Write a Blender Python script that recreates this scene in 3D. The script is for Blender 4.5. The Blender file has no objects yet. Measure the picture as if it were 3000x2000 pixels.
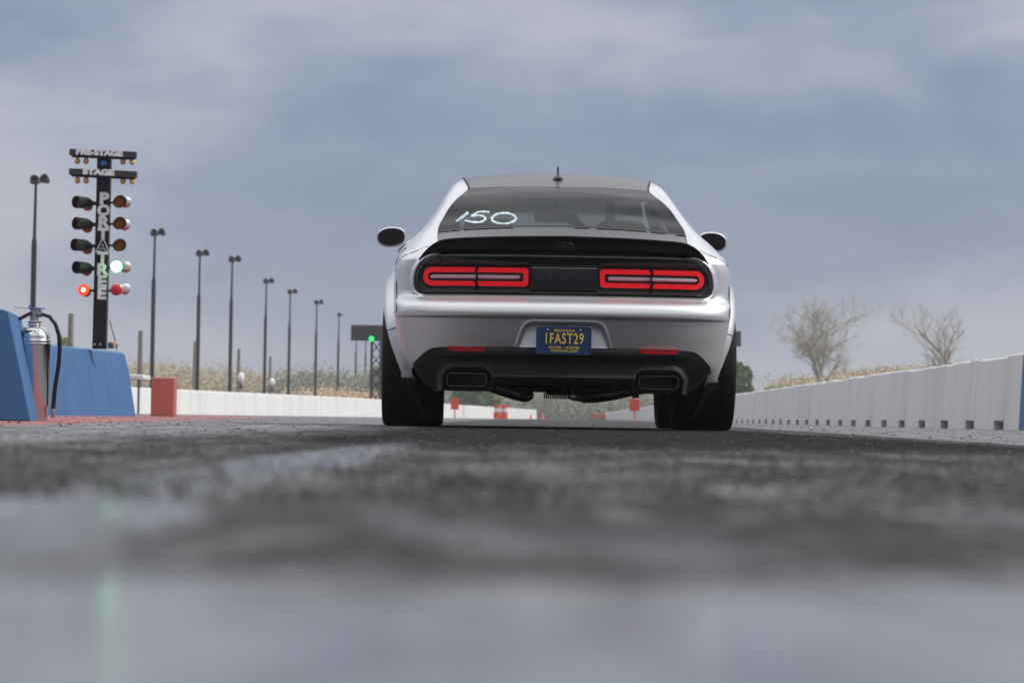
import bpy, math, random
import numpy as np
from mathutils import Vector, Matrix
R = math.radians
random.seed(7); rng = np.random.default_rng(7)
SC = bpy.context.scene; COL = SC.collection

# ------------------------------------------------------------ camera
HAZE = 0.00045; CAM_H = 0.055; F_PX = 9270.0
PITCH = R(1.387); ROLL = R(0.877)
cam_d = bpy.data.cameras.new('camera'); cam = bpy.data.objects.new('camera', cam_d); COL.objects.link(cam)
_f = Vector((0, math.cos(PITCH), math.sin(PITCH))); _r0 = Vector((1, 0, 0)); _u0 = _r0.cross(_f)
_r = math.cos(ROLL)*_r0 + math.sin(ROLL)*_u0; _u = -math.sin(ROLL)*_r0 + math.cos(ROLL)*_u0
M = Matrix(((_r.x, _u.x, -_f.x), (_r.y, _u.y, -_f.y), (_r.z, _u.z, -_f.z))).to_4x4()
M.translation = (0, 0, CAM_H); cam.matrix_world = M
cam_d.sensor_width = 36; cam_d.lens = F_PX/3000*36
cam_d.clip_start = 0.05; cam_d.clip_end = 6000
cam_d.dof.use_dof = True; cam_d.dof.focus_distance = 17.2; cam_d.dof.aperture_fstop = 8.5
SC.camera = cam
# ------------------------------------------------------------ exposure, sky, sun
SC.view_settings.view_transform = 'Standard'; SC.view_settings.look = 'None'
SC.view_settings.exposure = 0.0; SC.view_settings.gamma = 1.0
SUN_DIR = Vector((0.80, -0.12, 0.80)).normalized()
SUN_EL = math.asin(SUN_DIR.z); SUN_AZ = math.atan2(SUN_DIR.x, SUN_DIR.y)
sl = bpy.data.lights.new('sun', 'SUN'); sl.energy = 2.5; sl.angle = R(7.0); sl.color = (1.0, 0.95, 0.87)
so = bpy.data.objects.new('sun', sl); COL.objects.link(so)
so.rotation_euler = SUN_DIR.to_track_quat('Z', 'Y').to_euler(); so.location = (30, 10, 40)

world = bpy.data.worlds.new('World'); SC.world = world; world.use_nodes = True
def build_world():
    nt = world.node_tree; N = nt.nodes; L = nt.links; N.clear()
    out = N.new('ShaderNodeOutputWorld'); bg = N.new('ShaderNodeBackground'); bg.inputs[1].default_value = 0.1
    sky = N.new('ShaderNodeTexSky'); sky.sky_type = 'NISHITA'; sky.sun_disc = False
    sky.sun_elevation = SUN_EL; sky.sun_rotation = SUN_AZ
    tc = N.new('ShaderNodeTexCoord')
    def mapn(scale, loc=(0, 0, 0)):
        m = N.new('ShaderNodeMapping'); m.inputs['Scale'].default_value = scale; m.inputs['Location'].default_value = loc
        L.new(tc.outputs['Generated'], m.inputs['Vector']); return m.outputs[0]
    def noise(vec, sc, det, rough, dist=0.0):
        n = N.new('ShaderNodeTexNoise'); n.inputs['Scale'].default_value = sc; n.inputs['Detail'].default_value = det
        n.inputs['Roughness'].default_value = rough; n.inputs['Distortion'].default_value = dist
        L.new(vec, n.inputs['Vector']); return n.outputs['Fac']
    def ramp(fac, stops, interp='B_SPLINE'):
        r = N.new('ShaderNodeValToRGB'); r.color_ramp.interpolation = interp
        e = r.color_ramp.elements
        while len(e) < len(stops): e.new(0.5)
        for i, (p, c) in enumerate(stops): e[i].position = p; e[i].color = (*(k/20 for k in c), 1)
        L.new(fac, r.inputs[0])
        vm = N.new('ShaderNodeVectorMath'); vm.operation = 'SCALE'; vm.inputs['Scale'].default_value = 20.0; L.new(r.outputs[0], vm.inputs[0]); return vm.outputs[0]
    def mth(op, a, b):
        m = N.new('ShaderNodeMath'); m.operation = op
        for i, v in enumerate((a, b)):
            if isinstance(v, (int, float)): m.inputs[i].default_value = v
            else: L.new(v, m.inputs[i])
        return m.outputs[0]
    def mix(fac, a, b):
        m = N.new('ShaderNodeMix'); m.data_type = 'RGBA'
        L.new(fac, m.inputs[0]) if not isinstance(fac, float) else setattr(m.inputs[0], 'default_value', fac)
        for s, v in ((6, a), (7, b)):
            if isinstance(v, tuple): m.inputs[s].default_value = (*v, 1)
            else: L.new(v, m.inputs[s])
        return m.outputs[2]
    # cloud deck: long soft horizontal banks near the horizon
    n1 = noise(mapn((1.0, 1.0, 3.0), (1.3, 0.4, 0.15)), 5.4, 5, 0.50, 0.35)
    n2 = noise(mapn((1.0, 1.0, 1.9), (5.0, 2.0, 0.7)), 19.0, 7, 0.58, 0.35)
    n3 = noise(mapn((1.0, 1.0, 8.0), (2.0, 8.0, 0.3)), 3.0, 3, 0.5, 0.3)
    nn = mth('ADD', mth('ADD', mth('MULTIPLY', n1, 0.50), mth('MULTIPLY', n2, 0.22)), mth('MULTIPLY', n3, 0.28))
    low = ramp(nn, [(0.40, (1.95, 2.5, 3.75)), (0.46, (2.55, 3.1, 4.4)), (0.525, (3.6, 4.0, 5.1)), (0.585, (4.9, 5.0, 5.8))])
    # higher sky: brighter broken cloud, never seen directly
    h1 = noise(mapn((1.0, 1.0, 1.6), (3.0, 1.0, 2.0)), 2.4, 4, 0.55, 0.3)
    high = ramp(h1, [(0.36, (6, 6.5, 7.6)), (0.50, (11, 11.2, 11.8)), (0.66, (19, 19, 19))])
    sep = N.new('ShaderNodeSeparateXYZ'); L.new(tc.outputs['Generated'], sep.inputs[0])
    el = N.new('ShaderNodeMapRange'); el.interpolation_type = 'SMOOTHSTEP'
    L.new(sep.outputs['Z'], el.inputs[0]); el.inputs[1].default_value = 0.14; el.inputs[2].default_value = 0.50
    wb = N.new('ShaderNodeMapRange'); wb.interpolation_type = 'SMOOTHSTEP'; L.new(sep.outputs['Z'], wb.inputs[0]); wb.inputs[1].default_value = 0.065; wb.inputs[2].default_value = 0.0; wb.inputs[4].default_value = 0.38
    low = mix(wb.outputs[0], low, (4.15, 4.35, 4.95))   # paler, slightly warm air at the horizon
    cloud = mix(el.outputs[0], low, high)
    col = mix(0.92, sky.outputs[0], cloud)
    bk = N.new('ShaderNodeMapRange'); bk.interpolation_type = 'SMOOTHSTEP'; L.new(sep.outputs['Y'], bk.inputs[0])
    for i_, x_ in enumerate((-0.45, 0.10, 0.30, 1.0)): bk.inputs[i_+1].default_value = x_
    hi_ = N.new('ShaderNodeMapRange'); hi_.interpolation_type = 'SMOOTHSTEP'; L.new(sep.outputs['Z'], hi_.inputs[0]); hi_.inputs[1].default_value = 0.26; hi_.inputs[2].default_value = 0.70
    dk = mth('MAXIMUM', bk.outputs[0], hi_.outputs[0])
    sv = N.new('ShaderNodeVectorMath'); sv.operation = 'SCALE'; L.new(col, sv.inputs[0]); L.new(dk, sv.inputs['Scale']); col = sv.outputs[0]   # added dimming of the unseen low sky behind the camera, darkens bumper reflections
    # below the horizon plain dull ground tone
    gr = N.new('ShaderNodeMapRange'); L.new(sep.outputs['Z'], gr.inputs[0]); gr.inputs[1].default_value = -0.02; gr.inputs[2].default_value = 0.0
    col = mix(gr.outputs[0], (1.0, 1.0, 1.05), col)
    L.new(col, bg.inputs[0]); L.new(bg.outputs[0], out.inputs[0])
build_world()

# ------------------------------------------------------------ helpers
def at(X, Y, d):
    """point seen in the 3000x2000 photograph at (X, Y), standing d metres away"""
    v = _f*F_PX + _r*(X-1500) + _u*(1000-Y)
    return Vector((0, 0, CAM_H)) + v*(d/v.y)
def tag(o, label=None, cat=None, group=None, kind=None):
    if label: o['label'] = label
    if cat: o['category'] = cat
    if group: o['group'] = group
    if kind: o['kind'] = kind
    return o
def empty(name, loc=(0, 0, 0), rz=0.0, rot=None):
    o = bpy.data.objects.new(name, None); COL.objects.link(o); o.location = loc
    o.rotation_euler = rot if rot else (0, 0, rz); o.empty_display_size = 0.2
    return o
def mesh_obj(name, verts, faces, m, parent=None, smooth=True, auto=None):
    me = bpy.data.meshes.new(name)
    me.from_pydata([tuple(map(float, v)) for v in verts], [], [tuple(map(int, f)) for f in faces]); me.update()
    if smooth: me.polygons.foreach_set('use_smooth', [True]*len(me.polygons))
    me.materials.append(m)
    if auto is not None: me.set_sharp_from_angle(angle=R(auto))
    o = bpy.data.objects.new(name, me); COL.objects.link(o)
    if parent: o.parent = parent
    return o
class MB:
    def __init__(s): s.v = []; s.f = []
    def add(s, vs, fs):
        b = len(s.v); s.v += [tuple(map(float, p)) for p in vs]; s.f += [tuple(b+int(i) for i in f) for f in fs]
    def box(s, c, d, bev=0.0, mat=None):
        x, y, z = (k/2 for k in d); c = Vector(c)
        if bev <= 0:
            P = [Vector((i*x, j*y, k*z)) for k in (-1, 1) for j in (-1, 1) for i in (-1, 1)]
            Fc = [(0, 2, 3, 1), (4, 5, 7, 6), (0, 1, 5, 4), (2, 6, 7, 3), (0, 4, 6, 2), (1, 3, 7, 5)]
        else:
            P = []; b = bev; Fc = []
            prof = [(x-b, y), (x, y-b), (x, -y+b), (x-b, -y), (-x+b, -y), (-x, -y+b), (-x, y-b), (-x+b, y)]
            for (zz, s_) in ((-z, b), (-z+b, 0), (z-b, 0), (z, b)):
                for (px, py) in prof:
                    P.append(Vector((px-math.copysign(min(s_, abs(px)), px), py-math.copysign(min(s_, abs(py)), py), zz)))
            for l in range(3):
                for i in range(8):
                    a = l*8+i; c2 = l*8+(i+1) % 8; Fc.append((a, c2, c2+8, a+8)[::-1])
            Fc.append(tuple(range(8))); Fc.append(tuple(range(24, 32))[::-1])
        if mat: P = [mat @ p for p in P]
        s.add([p+c for p in P], Fc)
    def tube(s, path, rad, n=12, cap=True):
        path = [Vector(p) for p in path]
        if not hasattr(rad, '__len__'): rad = [rad]*len(path)
        rings = []; up = None
        for i, p in enumerate(path):
            t = (path[min(i+1, len(path)-1)]-path[max(i-1, 0)]).normalized()
            if up is None: up = t.orthogonal().normalized()
            up = (up - t*up.dot(t)).normalized(); w = t.cross(up)
            rings.append([p+(up*math.cos(2*math.pi*k/n)+w*math.sin(2*math.pi*k/n))*rad[i] for k in range(n)])
        fs = [(i*n+k, i*n+(k+1) % n, (i+1)*n+(k+1) % n, (i+1)*n+k) for i in range(len(path)-1) for k in range(n)]
        if cap: fs += [tuple(range(n))[::-1], tuple(range((len(path)-1)*n, len(path)*n))]
        s.add([q for r_ in rings for q in r_], fs)
    def lathe(s, prof, n=32, mat=None, cap=False):
        """prof: (radius, height) pairs about local z"""
        P = [Vector((r_*math.cos(2*math.pi*k/n), r_*math.sin(2*math.pi*k/n), h)) for (r_, h) in prof for k in range(n)]
        fs = [(i*n+k, i*n+(k+1) % n, (i+1)*n+(k+1) % n, (i+1)*n+k) for i in range(len(prof)-1) for k in range(n)]
        if cap: fs += [tuple(range(n))[::-1], tuple(range((len(prof)-1)*n, len(prof)*n))]
        if mat: P = [mat @ p for p in P]
        s.add(P, fs)
    def prism(s, poly, v0, v1, fr=lambda a, b, c: (a, c, b), bev=0.0):
        """polygon (a, b) extruded from depth v0 (near) to v1 along the third axis"""
        n = len(poly)
        if bev > 0:
            cx = sum(p[0] for p in poly)/n; cy = sum(p[1] for p in poly)/n
            ins = inset(poly, bev)
            lay = [(ins, v0), (poly, v0+math.copysign(bev, v1-v0)), (poly, v1)]
        else: lay = [(poly, v0), (poly, v1)]
        P = [fr(a, b, c) for (pl, c) in lay for (a, b) in pl]
        fs = [(l*n+i, l*n+(i+1) % n, (l+1)*n+(i+1) % n, (l+1)*n+i) for l in range(len(lay)-1) for i in range(n)]
        fs += [tuple(range(n))[::-1], tuple(range((len(lay)-1)*n, len(lay)*n))]
        s.add(P, fs)
    def ring(s, outer, inner, v0, v1, fr=lambda a, b, c: (a, c, b), closed=True):
        n = len(outer)
        P = [fr(a, b, v0) for (a, b) in outer]+[fr(a, b, v0) for (a, b) in inner]+[fr(a, b, v1) for (a, b) in outer]+[fr(a, b, v1) for (a, b) in inner]
        fs = []
        for i in range(n if closed else n-1):
            j = (i+1) % n
            fs += [(i, j, n+j, n+i), (2*n+i, 3*n+i, 3*n+j, 2*n+j), (i, 2*n+i, 2*n+j, j), (n+i, n+j, 3*n+j, 3*n+i)]
        if not closed:
            fs += [(0, n, 3*n, 2*n), (n-1, 3*n-1, 4*n-1, 2*n-1)]
        s.add(P, fs)
    def sphere(s, c, r_, n=16, m=10, sc=(1, 1, 1)):
        P = []; c = Vector(c)
        for i in range(m+1):
            a = math.pi*i/m
            for k in range(n):
                b = 2*math.pi*k/n
                P.append(c+Vector((math.sin(a)*math.cos(b)*r_*sc[0], math.sin(a)*math.sin(b)*r_*sc[1], math.cos(a)*r_*sc[2])))
        s.add(P, [(i*n+k, (i+1)*n+k, (i+1)*n+(k+1) % n, i*n+(k+1) % n) for i in range(m) for k in range(n)])
    def build(s, name, m, parent=None, smooth=True, auto=35):
        return mesh_obj(name, s.v, s.f, m, parent, smooth, auto)
def inset(poly, d):
    n = len(poly); out = []
    area = sum(poly[i][0]*poly[(i+1) % n][1]-poly[(i+1) % n][0]*poly[i][1] for i in range(n)); sg = 1 if area > 0 else -1
    for i in range(n):
        a, b, c = Vector(poly[i-1]), Vector(poly[i]), Vector(poly[(i+1) % n])
        e1 = (b-a).normalized(); e2 = (c-b).normalized()
        nn = Vector((-(e1.y+e2.y), e1.x+e2.x)); nn = nn.normalized() if nn.length > 1e-6 else Vector((-e1.y, e1.x))
        out.append(tuple(b+nn*d*sg))
    return out
def rrect(x0, x1, z0, z1, r_, n=6, rr=None):
    """rounded rectangle, counter-clockwise; rr = 4 radii (x1z0, x1z1, x0z1, x0z0)"""
    rr = rr or (r_,)*4; P = []
    for (cx, cz, a0, q) in ((x1, z0, -90, rr[0]), (x1, z1, 0, rr[1]), (x0, z1, 90, rr[2]), (x0, z0, 180, rr[3])):
        sx = -1 if cx == x1 else 1; sz = -1 if cz == z1 else 1
        for k in range(n+1):
            a = R(a0+90*k/n); P.append((cx+sx*q+q*math.cos(a), cz+sz*q+q*math.sin(a)))
    return P
def lerp_curve(x, pts):
    xs, ys = zip(*pts); return np.interp(x, xs, ys)
def smooth_curve(x, pts):
    """monotone cubic through pts, vectorised"""
    xs = np.array([p[0] for p in pts], float); ys = np.array([p[1] for p in pts], float)
    h = np.diff(xs); d = np.diff(ys)/h; m = np.zeros(len(xs)); m[0] = d[0]; m[-1] = d[-1]
    for i in range(1, len(xs)-1):
        if d[i-1]*d[i] > 0:
            w1 = 2*h[i]+h[i-1]; w2 = h[i]+2*h[i-1]; m[i] = (w1+w2)/(w1/d[i-1]+w2/d[i])
    x = np.clip(np.asarray(x, float), xs[0], xs[-1]); i = np.clip(np.searchsorted(xs, x)-1, 0, len(h)-1)
    t = (x-xs[i])/h[i]
    return ((1+2*t)*(1-t)**2*ys[i]+t*(1-t)**2*h[i]*m[i]+t*t*(3-2*t)*ys[i+1]+t*t*(t-1)*h[i]*m[i+1])
def poly_sdf(px, pz, poly):
    """signed distance to a polygon, negative inside; arrays in, array out"""
    P = np.array(poly); d = np.full(np.shape(px), 1e9); ins = np.zeros(np.shape(px), bool)
    for i in range(len(P)):
        a = P[i]; b = P[(i+1) % len(P)]; e = b-a
        wx = px-a[0]; wz = pz-a[1]; t = np.clip((wx*e[0]+wz*e[1])/(e@e+1e-12), 0, 1)
        d = np.minimum(d, np.hypot(wx-e[0]*t, wz-e[1]*t))
        c = ((a[1] <= pz) & (b[1] > pz)) | ((b[1] <= pz) & (a[1] > pz))
        with np.errstate(divide='ignore', invalid='ignore'):
            xi = a[0]+(pz-a[1])/(b[1]-a[1]+1e-15)*e[0]
        ins ^= c & (px < xi)
    return np.where(ins, -d, d)
def sstep(a, b, x):
    t = np.clip((x-a)/(b-a), 0, 1); return t*t*(3-2*t)
def grid_obj(name, X, Y, Z, m, parent=None, keep=None, close=False, flip=False):
    r_, c_ = X.shape; V = np.stack([X.ravel(), Y.ravel(), Z.ravel()], 1); idx = np.arange(r_*c_).reshape(r_, c_)
    a = idx[:-1, :-1]; b = idx[:-1, 1:]; c = idx[1:, 1:]; d = idx[1:, :-1]
    Fq = np.stack([a, b, c, d] if not flip else [a, d, c, b], -1)
    if keep is not None: Fq = Fq[keep]
    Fq = Fq.reshape(-1, 4)
    used = np.unique(Fq); rm = -np.ones(len(V), int); rm[used] = np.arange(len(used)); V = V[used]; Fq = rm[Fq]
    me = bpy.data.meshes.new(name); me.vertices.add(len(V)); me.vertices.foreach_set('co', V.astype(np.float32).ravel())
    me.loops.add(len(Fq)*4); me.loops.foreach_set('vertex_index', Fq.astype(np.int32).ravel())
    me.polygons.add(len(Fq)); me.polygons.foreach_set('loop_start', np.arange(0, len(Fq)*4, 4, dtype=np.int32))
    me.update(calc_edges=True); me.validate()
    me.polygons.foreach_set('use_smooth', [True]*len(me.polygons)); me.materials.append(m)
    o = bpy.data.objects.new(name, me); COL.objects.link(o)
    if parent: o.parent = parent
    return o

# ------------------------------------------------------------ materials
def mat(name, base, rough=0.5, metal=0.0, spec=0.5, coat=0.0, coat_rough=0.03, emis=None, estr=0.0,
        var=0.0, vscale=8.0, vstretch=(1, 1, 1), rvar=0.0, bump=0.0, bscale=60.0, trans=0.0, ior=1.45, alpha=1.0):
    m = bpy.data.materials.new(name); m.use_nodes = True; nt = m.node_tree; N = nt.nodes; L = nt.links
    p = N['Principled BSDF']; p.inputs['Base Color'].default_value = (*base, 1); p.inputs['Roughness'].default_value = rough
    p.inputs['Metallic'].default_value = metal; p.inputs['Specular IOR Level'].default_value = spec
    p.inputs['Coat Weight'].default_value = coat; p.inputs['Coat Roughness'].default_value = coat_rough
    p.inputs['Transmission Weight'].default_value = trans; p.inputs['IOR'].default_value = ior
    if emis: p.inputs['Emission Color'].default_value = (*emis, 1); p.inputs['Emission Strength'].default_value = estr
    if var or rvar or bump:
        tc = N.new('ShaderNodeTexCoord'); mp = N.new('ShaderNodeMapping'); mp.inputs['Scale'].default_value = vstretch
        L.new(tc.outputs['Object'], mp.inputs[0])
        n = N.new('ShaderNodeTexNoise'); n.inputs['Scale'].default_value = vscale; n.inputs['Detail'].default_value = 6; n.inputs['Roughness'].default_value = 0.6
        L.new(mp.outputs[0], n.inputs['Vector'])
        if var:
            mr = N.new('ShaderNodeMapRange'); mr.inputs[1].default_value = 0.3; mr.inputs[2].default_value = 0.7
            mr.inputs[3].default_value = 1-var; mr.inputs[4].default_value = 1+var; L.new(n.outputs[0], mr.inputs[0])
            vm = N.new('ShaderNodeVectorMath'); vm.operation = 'SCALE'; vm.inputs[0].default_value = base; L.new(mr.outputs[0], vm.inputs['Scale'])
            L.new(vm.outputs[0], p.inputs['Base Color'])
        if rvar:
            m2 = N.new('ShaderNodeMapRange'); m2.inputs[1].default_value = 0.3; m2.inputs[2].default_value = 0.7
            m2.inputs[3].default_value = max(0.02, rough-rvar); m2.inputs[4].default_value = min(1, rough+rvar)
            L.new(n.outputs[0], m2.inputs[0]); L.new(m2.outputs[0], p.inputs['Roughness'])
        if bump:
            nb = N.new('ShaderNodeTexNoise'); nb.inputs['Scale'].default_value = bscale; nb.inputs['Detail'].default_value = 4
            L.new(tc.outputs['Object'], nb.inputs['Vector'])
            b = N.new('ShaderNodeBump'); b.inputs['Strength'].default_value = bump; b.inputs['Distance'].default_value = 0.01
            L.new(nb.outputs[0], b.inputs['Height']); L.new(b.outputs[0], p.inputs['Normal'])
    return m
MT = {}
MT['silver'] = mat('silver_paint', (0.70, 0.70, 0.72), 0.40, 0.82, coat=0.45, coat_rough=0.10, var=0.02, vscale=900)
MT['satin'] = mat('satin_black_paint', (0.035, 0.033, 0.033), 0.34, 0.0, spec=0.5, coat=0.25, coat_rough=0.22)
MT['gloss'] = mat('gloss_black', (0.008, 0.008, 0.009), 0.05, 0.0, spec=0.5, coat=0.6, coat_rough=0.02)
MT['spoiler'] = mat('spoiler_black', (0.006, 0.006, 0.007), 0.32, 0.0, spec=0.28)
MT['matte'] = mat('textured_black_plastic', (0.015, 0.015, 0.0165), 0.52, 0.0, spec=0.35, var=0.15, vscale=300, bump=0.12, bscale=700)
MT['under'] = mat('underbody_black', (0.008, 0.008, 0.008), 0.7, spec=0.2, var=0.3, vscale=20)
MT['rubber'] = mat('tyre_rubber', (0.012, 0.0115, 0.0115), 0.72, spec=0.3, var=0.25, vscale=25, bump=0.2, bscale=200)
MT['chrome'] = mat('brushed_metal', (0.55, 0.56, 0.6), 0.25, 1.0)
MT['darkmetal'] = mat('dark_metal', (0.17, 0.17, 0.18), 0.38, 0.9, var=0.2, vscale=30)
MT['pipe'] = mat('exhaust_pipe_steel', (0.17, 0.165, 0.165), 0.32, 0.85, var=0.35, vscale=15)
MT['red_lens'] = mat('red_lens', (0.66, 0.006, 0.014), 0.22, var=.22, vscale=70, spec=0.5, coat=0.4, emis=(1.0, 0.012, 0.02), estr=0.24)
MT['red_reflector'] = mat('red_reflector', (0.36, 0.004, 0.010), 0.2, coat=0.4, var=0.1, vscale=120)
MT['clear_lens'] = mat('clear_lens', (0.60, 0.61, 0.68), 0.35, 0.25, coat=1.0, coat_rough=0.02, var=0.12, vscale=30, vstretch=(8, 1, 1))
MT['plate'] = mat('blue_plate_paint', (0.022, 0.052, 0.14), 0.3, coat=0.3, var=0.05, vscale=20)
MT['gold'] = mat('gold_lettering', (0.88, 0.62, 0.10), 0.4)
MT['paint_pen'] = mat('white_shoe_polish', (0.46, 0.56, 0.60), 0.75, var=0.35, vscale=25)
MT['interior'] = mat('cabin_trim', (0.028, 0.028, 0.028), 0.8, var=0.1, vscale=8)
MT['badge'] = mat('badge_black_chrome', (0.22, 0.22, 0.23), 0.25, 0.9)
MT['mirror'] = mat('mirror_glass', (0.085, 0.075, 0.075), 0.04, 1.0)
def glass_mat(name, tint, refl_rough=0.02):
    m = bpy.data.materials.new(name); m.use_nodes = True; nt = m.node_tree; N = nt.nodes; L = nt.links; N.clear()
    out = N.new('ShaderNodeOutputMaterial'); tr = N.new('ShaderNodeBsdfTransparent'); tr.inputs[0].default_value = (*tint, 1)
    g = N.new('ShaderNodeBsdfGlossy'); g.inputs['Roughness'].default_value = refl_rough; g.inputs[0].default_value = (1, 1, 1, 1)
    lw = N.new('ShaderNodeFresnel'); lw.inputs[0].default_value = 1.14
    mx = N.new('ShaderNodeMixShader'); L.new(lw.outputs[0], mx.inputs[0]); L.new(tr.outputs[0], mx.inputs[1]); L.new(g.outputs[0], mx.inputs[2])
    L.new(mx.outputs[0], out.inputs[0]); return m
MT['glass'] = glass_mat('tinted_glass', (0.27, 0.315, 0.305), 0.03)
MT['clearglass'] = glass_mat('windscreen_glass', (0.72, 0.78, 0.77))
MT['frit'] = mat('black_glass_border', (0.016, 0.013, 0.014), 0.15, spec=0.05)

def text_obj(name, body, m, parent, loc, size, rot=(R(90), 0, 0), sx=1.0, bold=0.0, ext=0.002, align='CENTER', sh=0.0, spacing=1.0):
    cu = bpy.data.curves.new(name, 'FONT'); cu.body = body; cu.size = size; cu.align_x = align; cu.align_y = 'CENTER'
    cu.offset = bold; cu.extrude = ext; cu.shear = sh; cu.space_character = spacing; cu.resolution_u = 4
    t = bpy.data.objects.new(name+'_curve', cu); COL.objects.link(t)
    me = bpy.data.meshes.new_from_object(t); bpy.data.objects.remove(t); bpy.data.curves.remove(cu)
    me.name = name; me.materials.clear(); me.materials.append(m)
    o = bpy.data.objects.new(name, me); COL.objects.link(o); o.location = loc; o.rotation_euler = rot; o.scale = (sx, 1, 1)
    if parent: o.parent = parent
    return o

# ============================================================ SETTING: ground
def ground_material():
    m = bpy.data.materials.new('drag_strip_surface'); m.use_nodes = True; nt = m.node_tree; N = nt.nodes; L = nt.links
    p = N['Principled BSDF']
    tc = N.new('ShaderNodeTexCoord'); sep = N.new('ShaderNodeSeparateXYZ'); L.new(tc.outputs['Object'], sep.inputs[0])
    X, Y = sep.outputs[0], sep.outputs[1]
    def mth(op, a, b=0.0, clamp=False):
        q = N.new('ShaderNodeMath'); q.operation = op; q.use_clamp = clamp
        for i, v in enumerate((a, b)):
            if isinstance(v, (int, float)): q.inputs[i].default_value = v
            else: L.new(v, q.inputs[i])
        return q.outputs[0]
    def noise(scale, stretch, det=5, rough=0.6, dist=0.0, loc=(0, 0, 0)):
        mp = N.new('ShaderNodeMapping'); mp.inputs['Scale'].default_value = stretch; mp.inputs['Location'].default_value = loc
        L.new(tc.outputs['Object'], mp.inputs[0])
        n = N.new('ShaderNodeTexNoise'); n.inputs['Scale'].default_value = scale; n.inputs['Detail'].default_value = det
        n.inputs['Roughness'].default_value = rough; n.inputs['Distortion'].default_value = dist
        L.new(mp.outputs[0], n.inputs['Vector']); return n.outputs[0]
    def step(v, a, b):
        q = N.new('ShaderNodeMapRange'); q.interpolation_type = 'SMOOTHSTEP'
        L.new(v, q.inputs[0]) 
        q.inputs[1].default_value = a; q.inputs[2].default_value = b
        return q.outputs[0]
    def mix(fac, a, b):
        q = N.new('ShaderNodeMix'); q.data_type = 'RGBA'; L.new(fac, q.inputs[0])
        for s, v in ((6, a), (7, b)):
            if isinstance(v, tuple): q.inputs[s].default_value = (*v, 1)
            else: L.new(v, q.inputs[s])
        return q.outputs[2]
    def mixf(fac, a, b):
        q = N.new('ShaderNodeMix'); L.new(fac, q.inputs[0])
        for s, v in ((2, a), (3, b)):
            if isinstance(v, (int, float)): q.inputs[s].default_value = v
            else: L.new(v, q.inputs[s])
        return q.outputs[0]
    wob = mth('MULTIPLY', mth('SUBTRACT', noise(1.0, (1.5, 0.35, 1)), 0.5), 0.5)
    wobf = mth('MULTIPLY', mth('SUBTRACT', noise(1.0, (9, 1.3, 1), 6, 0.65), 0.5), 0.16)
    Xw = mth('ADD', X, wobf)
    # rubbered lane: left edge about -0.75 m, right edge widening away from the camera
    redge = mth('ADD', mth('MULTIPLY', Y, 0.034), 1.18)
    lane_r = step(mth('SUBTRACT', redge, mth('ADD', X, mth('MULTIPLY', wobf, 0.5))), -0.03, 0.05)
    lane_l = step(mth('ADD', X, mth('ADD', wob, mth('MULTIPLY', Y, -0.002))), -1.05, -0.62)
    lane = mth('MULTIPLY', lane_r, lane_l)
    # colours
    grain = noise(140, (1, 1, 1), 3, 0.7); mid = noise(2.6, (2.2, 0.8, 1), 12, 0.72, 0.5); streak = noise(1.0, (24, 0.45, 1), 9, 0.68)
    conc = mix(step(mid, 0.36, 0.66), (0.10, 0.10, 0.105), (0.30, 0.302, 0.315))
    midc = step(mid, 0.36, 0.66); rub = mix(midc, (0.010, 0.0095, 0.0095), (0.085, 0.084, 0.086))
    base = mix(lane, conc, rub); base = mix(step(noise(1.0, (7, 1.5, 1), 7, 0.68, 0.6, (1.7, 4.2, 0)), 0.48, 0.68), base, (0.17, 0.17, 0.178))
    base = mix(mth('MULTIPLY', step(streak, 0.48, 0.60), 0.80), base, (0.020, 0.019, 0.019))
    # fresh black rubber laid round the launch spot
    burn = mth('MULTIPLY', mth('MULTIPLY', step(mth('ADD', X, mth('MULTIPLY', wob, 0.9)), -0.62, -0.38), step(mth('SUBTRACT', X, mth('MULTIPLY', wob, 0.8)), 1.55, 1.2)), mth('MULTIPLY', step(Y, 4.0, 7.0), step(Y, 26, 20)))
    base = mix(mth('MULTIPLY', burn, 0.85), base, (0.011, 0.0105, 0.0105))
    blot = step(noise(1.0, (4.2, 2.2, 1), 8, 0.62, 0.5, (7.7, 2.2, 0)), 0.50, 0.60)
    base = mix(mth('MULTIPLY', mth('MULTIPLY', blot, step(Y, 2.2, 1.5)), 0.8), base, (0.020, 0.0195, 0.0195))
    # painted areas: red on the left beside the barriers, pale red by the right wall
    redge_l = mth('ADD', mth('ADD', X, mth('MULTIPLY', Y, 0.055)), mth('MULTIPLY', wob, 0.35))
    red_l = mth('MULTIPLY', mth('MULTIPLY', step(redge_l, -1.15, -1.26), step(redge_l, -3.6, -3.4)), mth('MULTIPLY', step(Y, 9.0, 11.5), step(Y, 75, 60)))
    worn = step(noise(3.0, (3.5, 0.9, 1), 6, 0.7), 0.40, 0.56)
    base = mix(mth('MULTIPLY', red_l, mixf(worn, 0.25, 0.85)), base, (0.38, 0.105, 0.105))
    red_r = mth('MULTIPLY', mth('MULTIPLY', step(X, 5.3, 5.6), step(X, 7.2, 7.1)), step(Y, 72, 52))
    base = mix(mth('MULTIPLY', red_r, 0.5), base, (0.30, 0.20, 0.21))
    # smooth sealed strip: nearest metre, and a narrow wet-looking stripe running up the track
    wob2 = mth('SUBTRACT', noise(1.0, (11, 7, 1), 6, 0.6), 0.5)
    near = step(mth('ADD', Y, mth('MULTIPLY', wob2, 0.55)), 1.16, 0.92)
    base = mix(near, base, mix(step(noise(1.0, (19, 13, 1), 6, 0.62, 0.4, (2.2, 6.1, 0)), 0.36, 0.64), (0.05, 0.048, 0.05), (0.20, 0.197, 0.20)))
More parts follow.
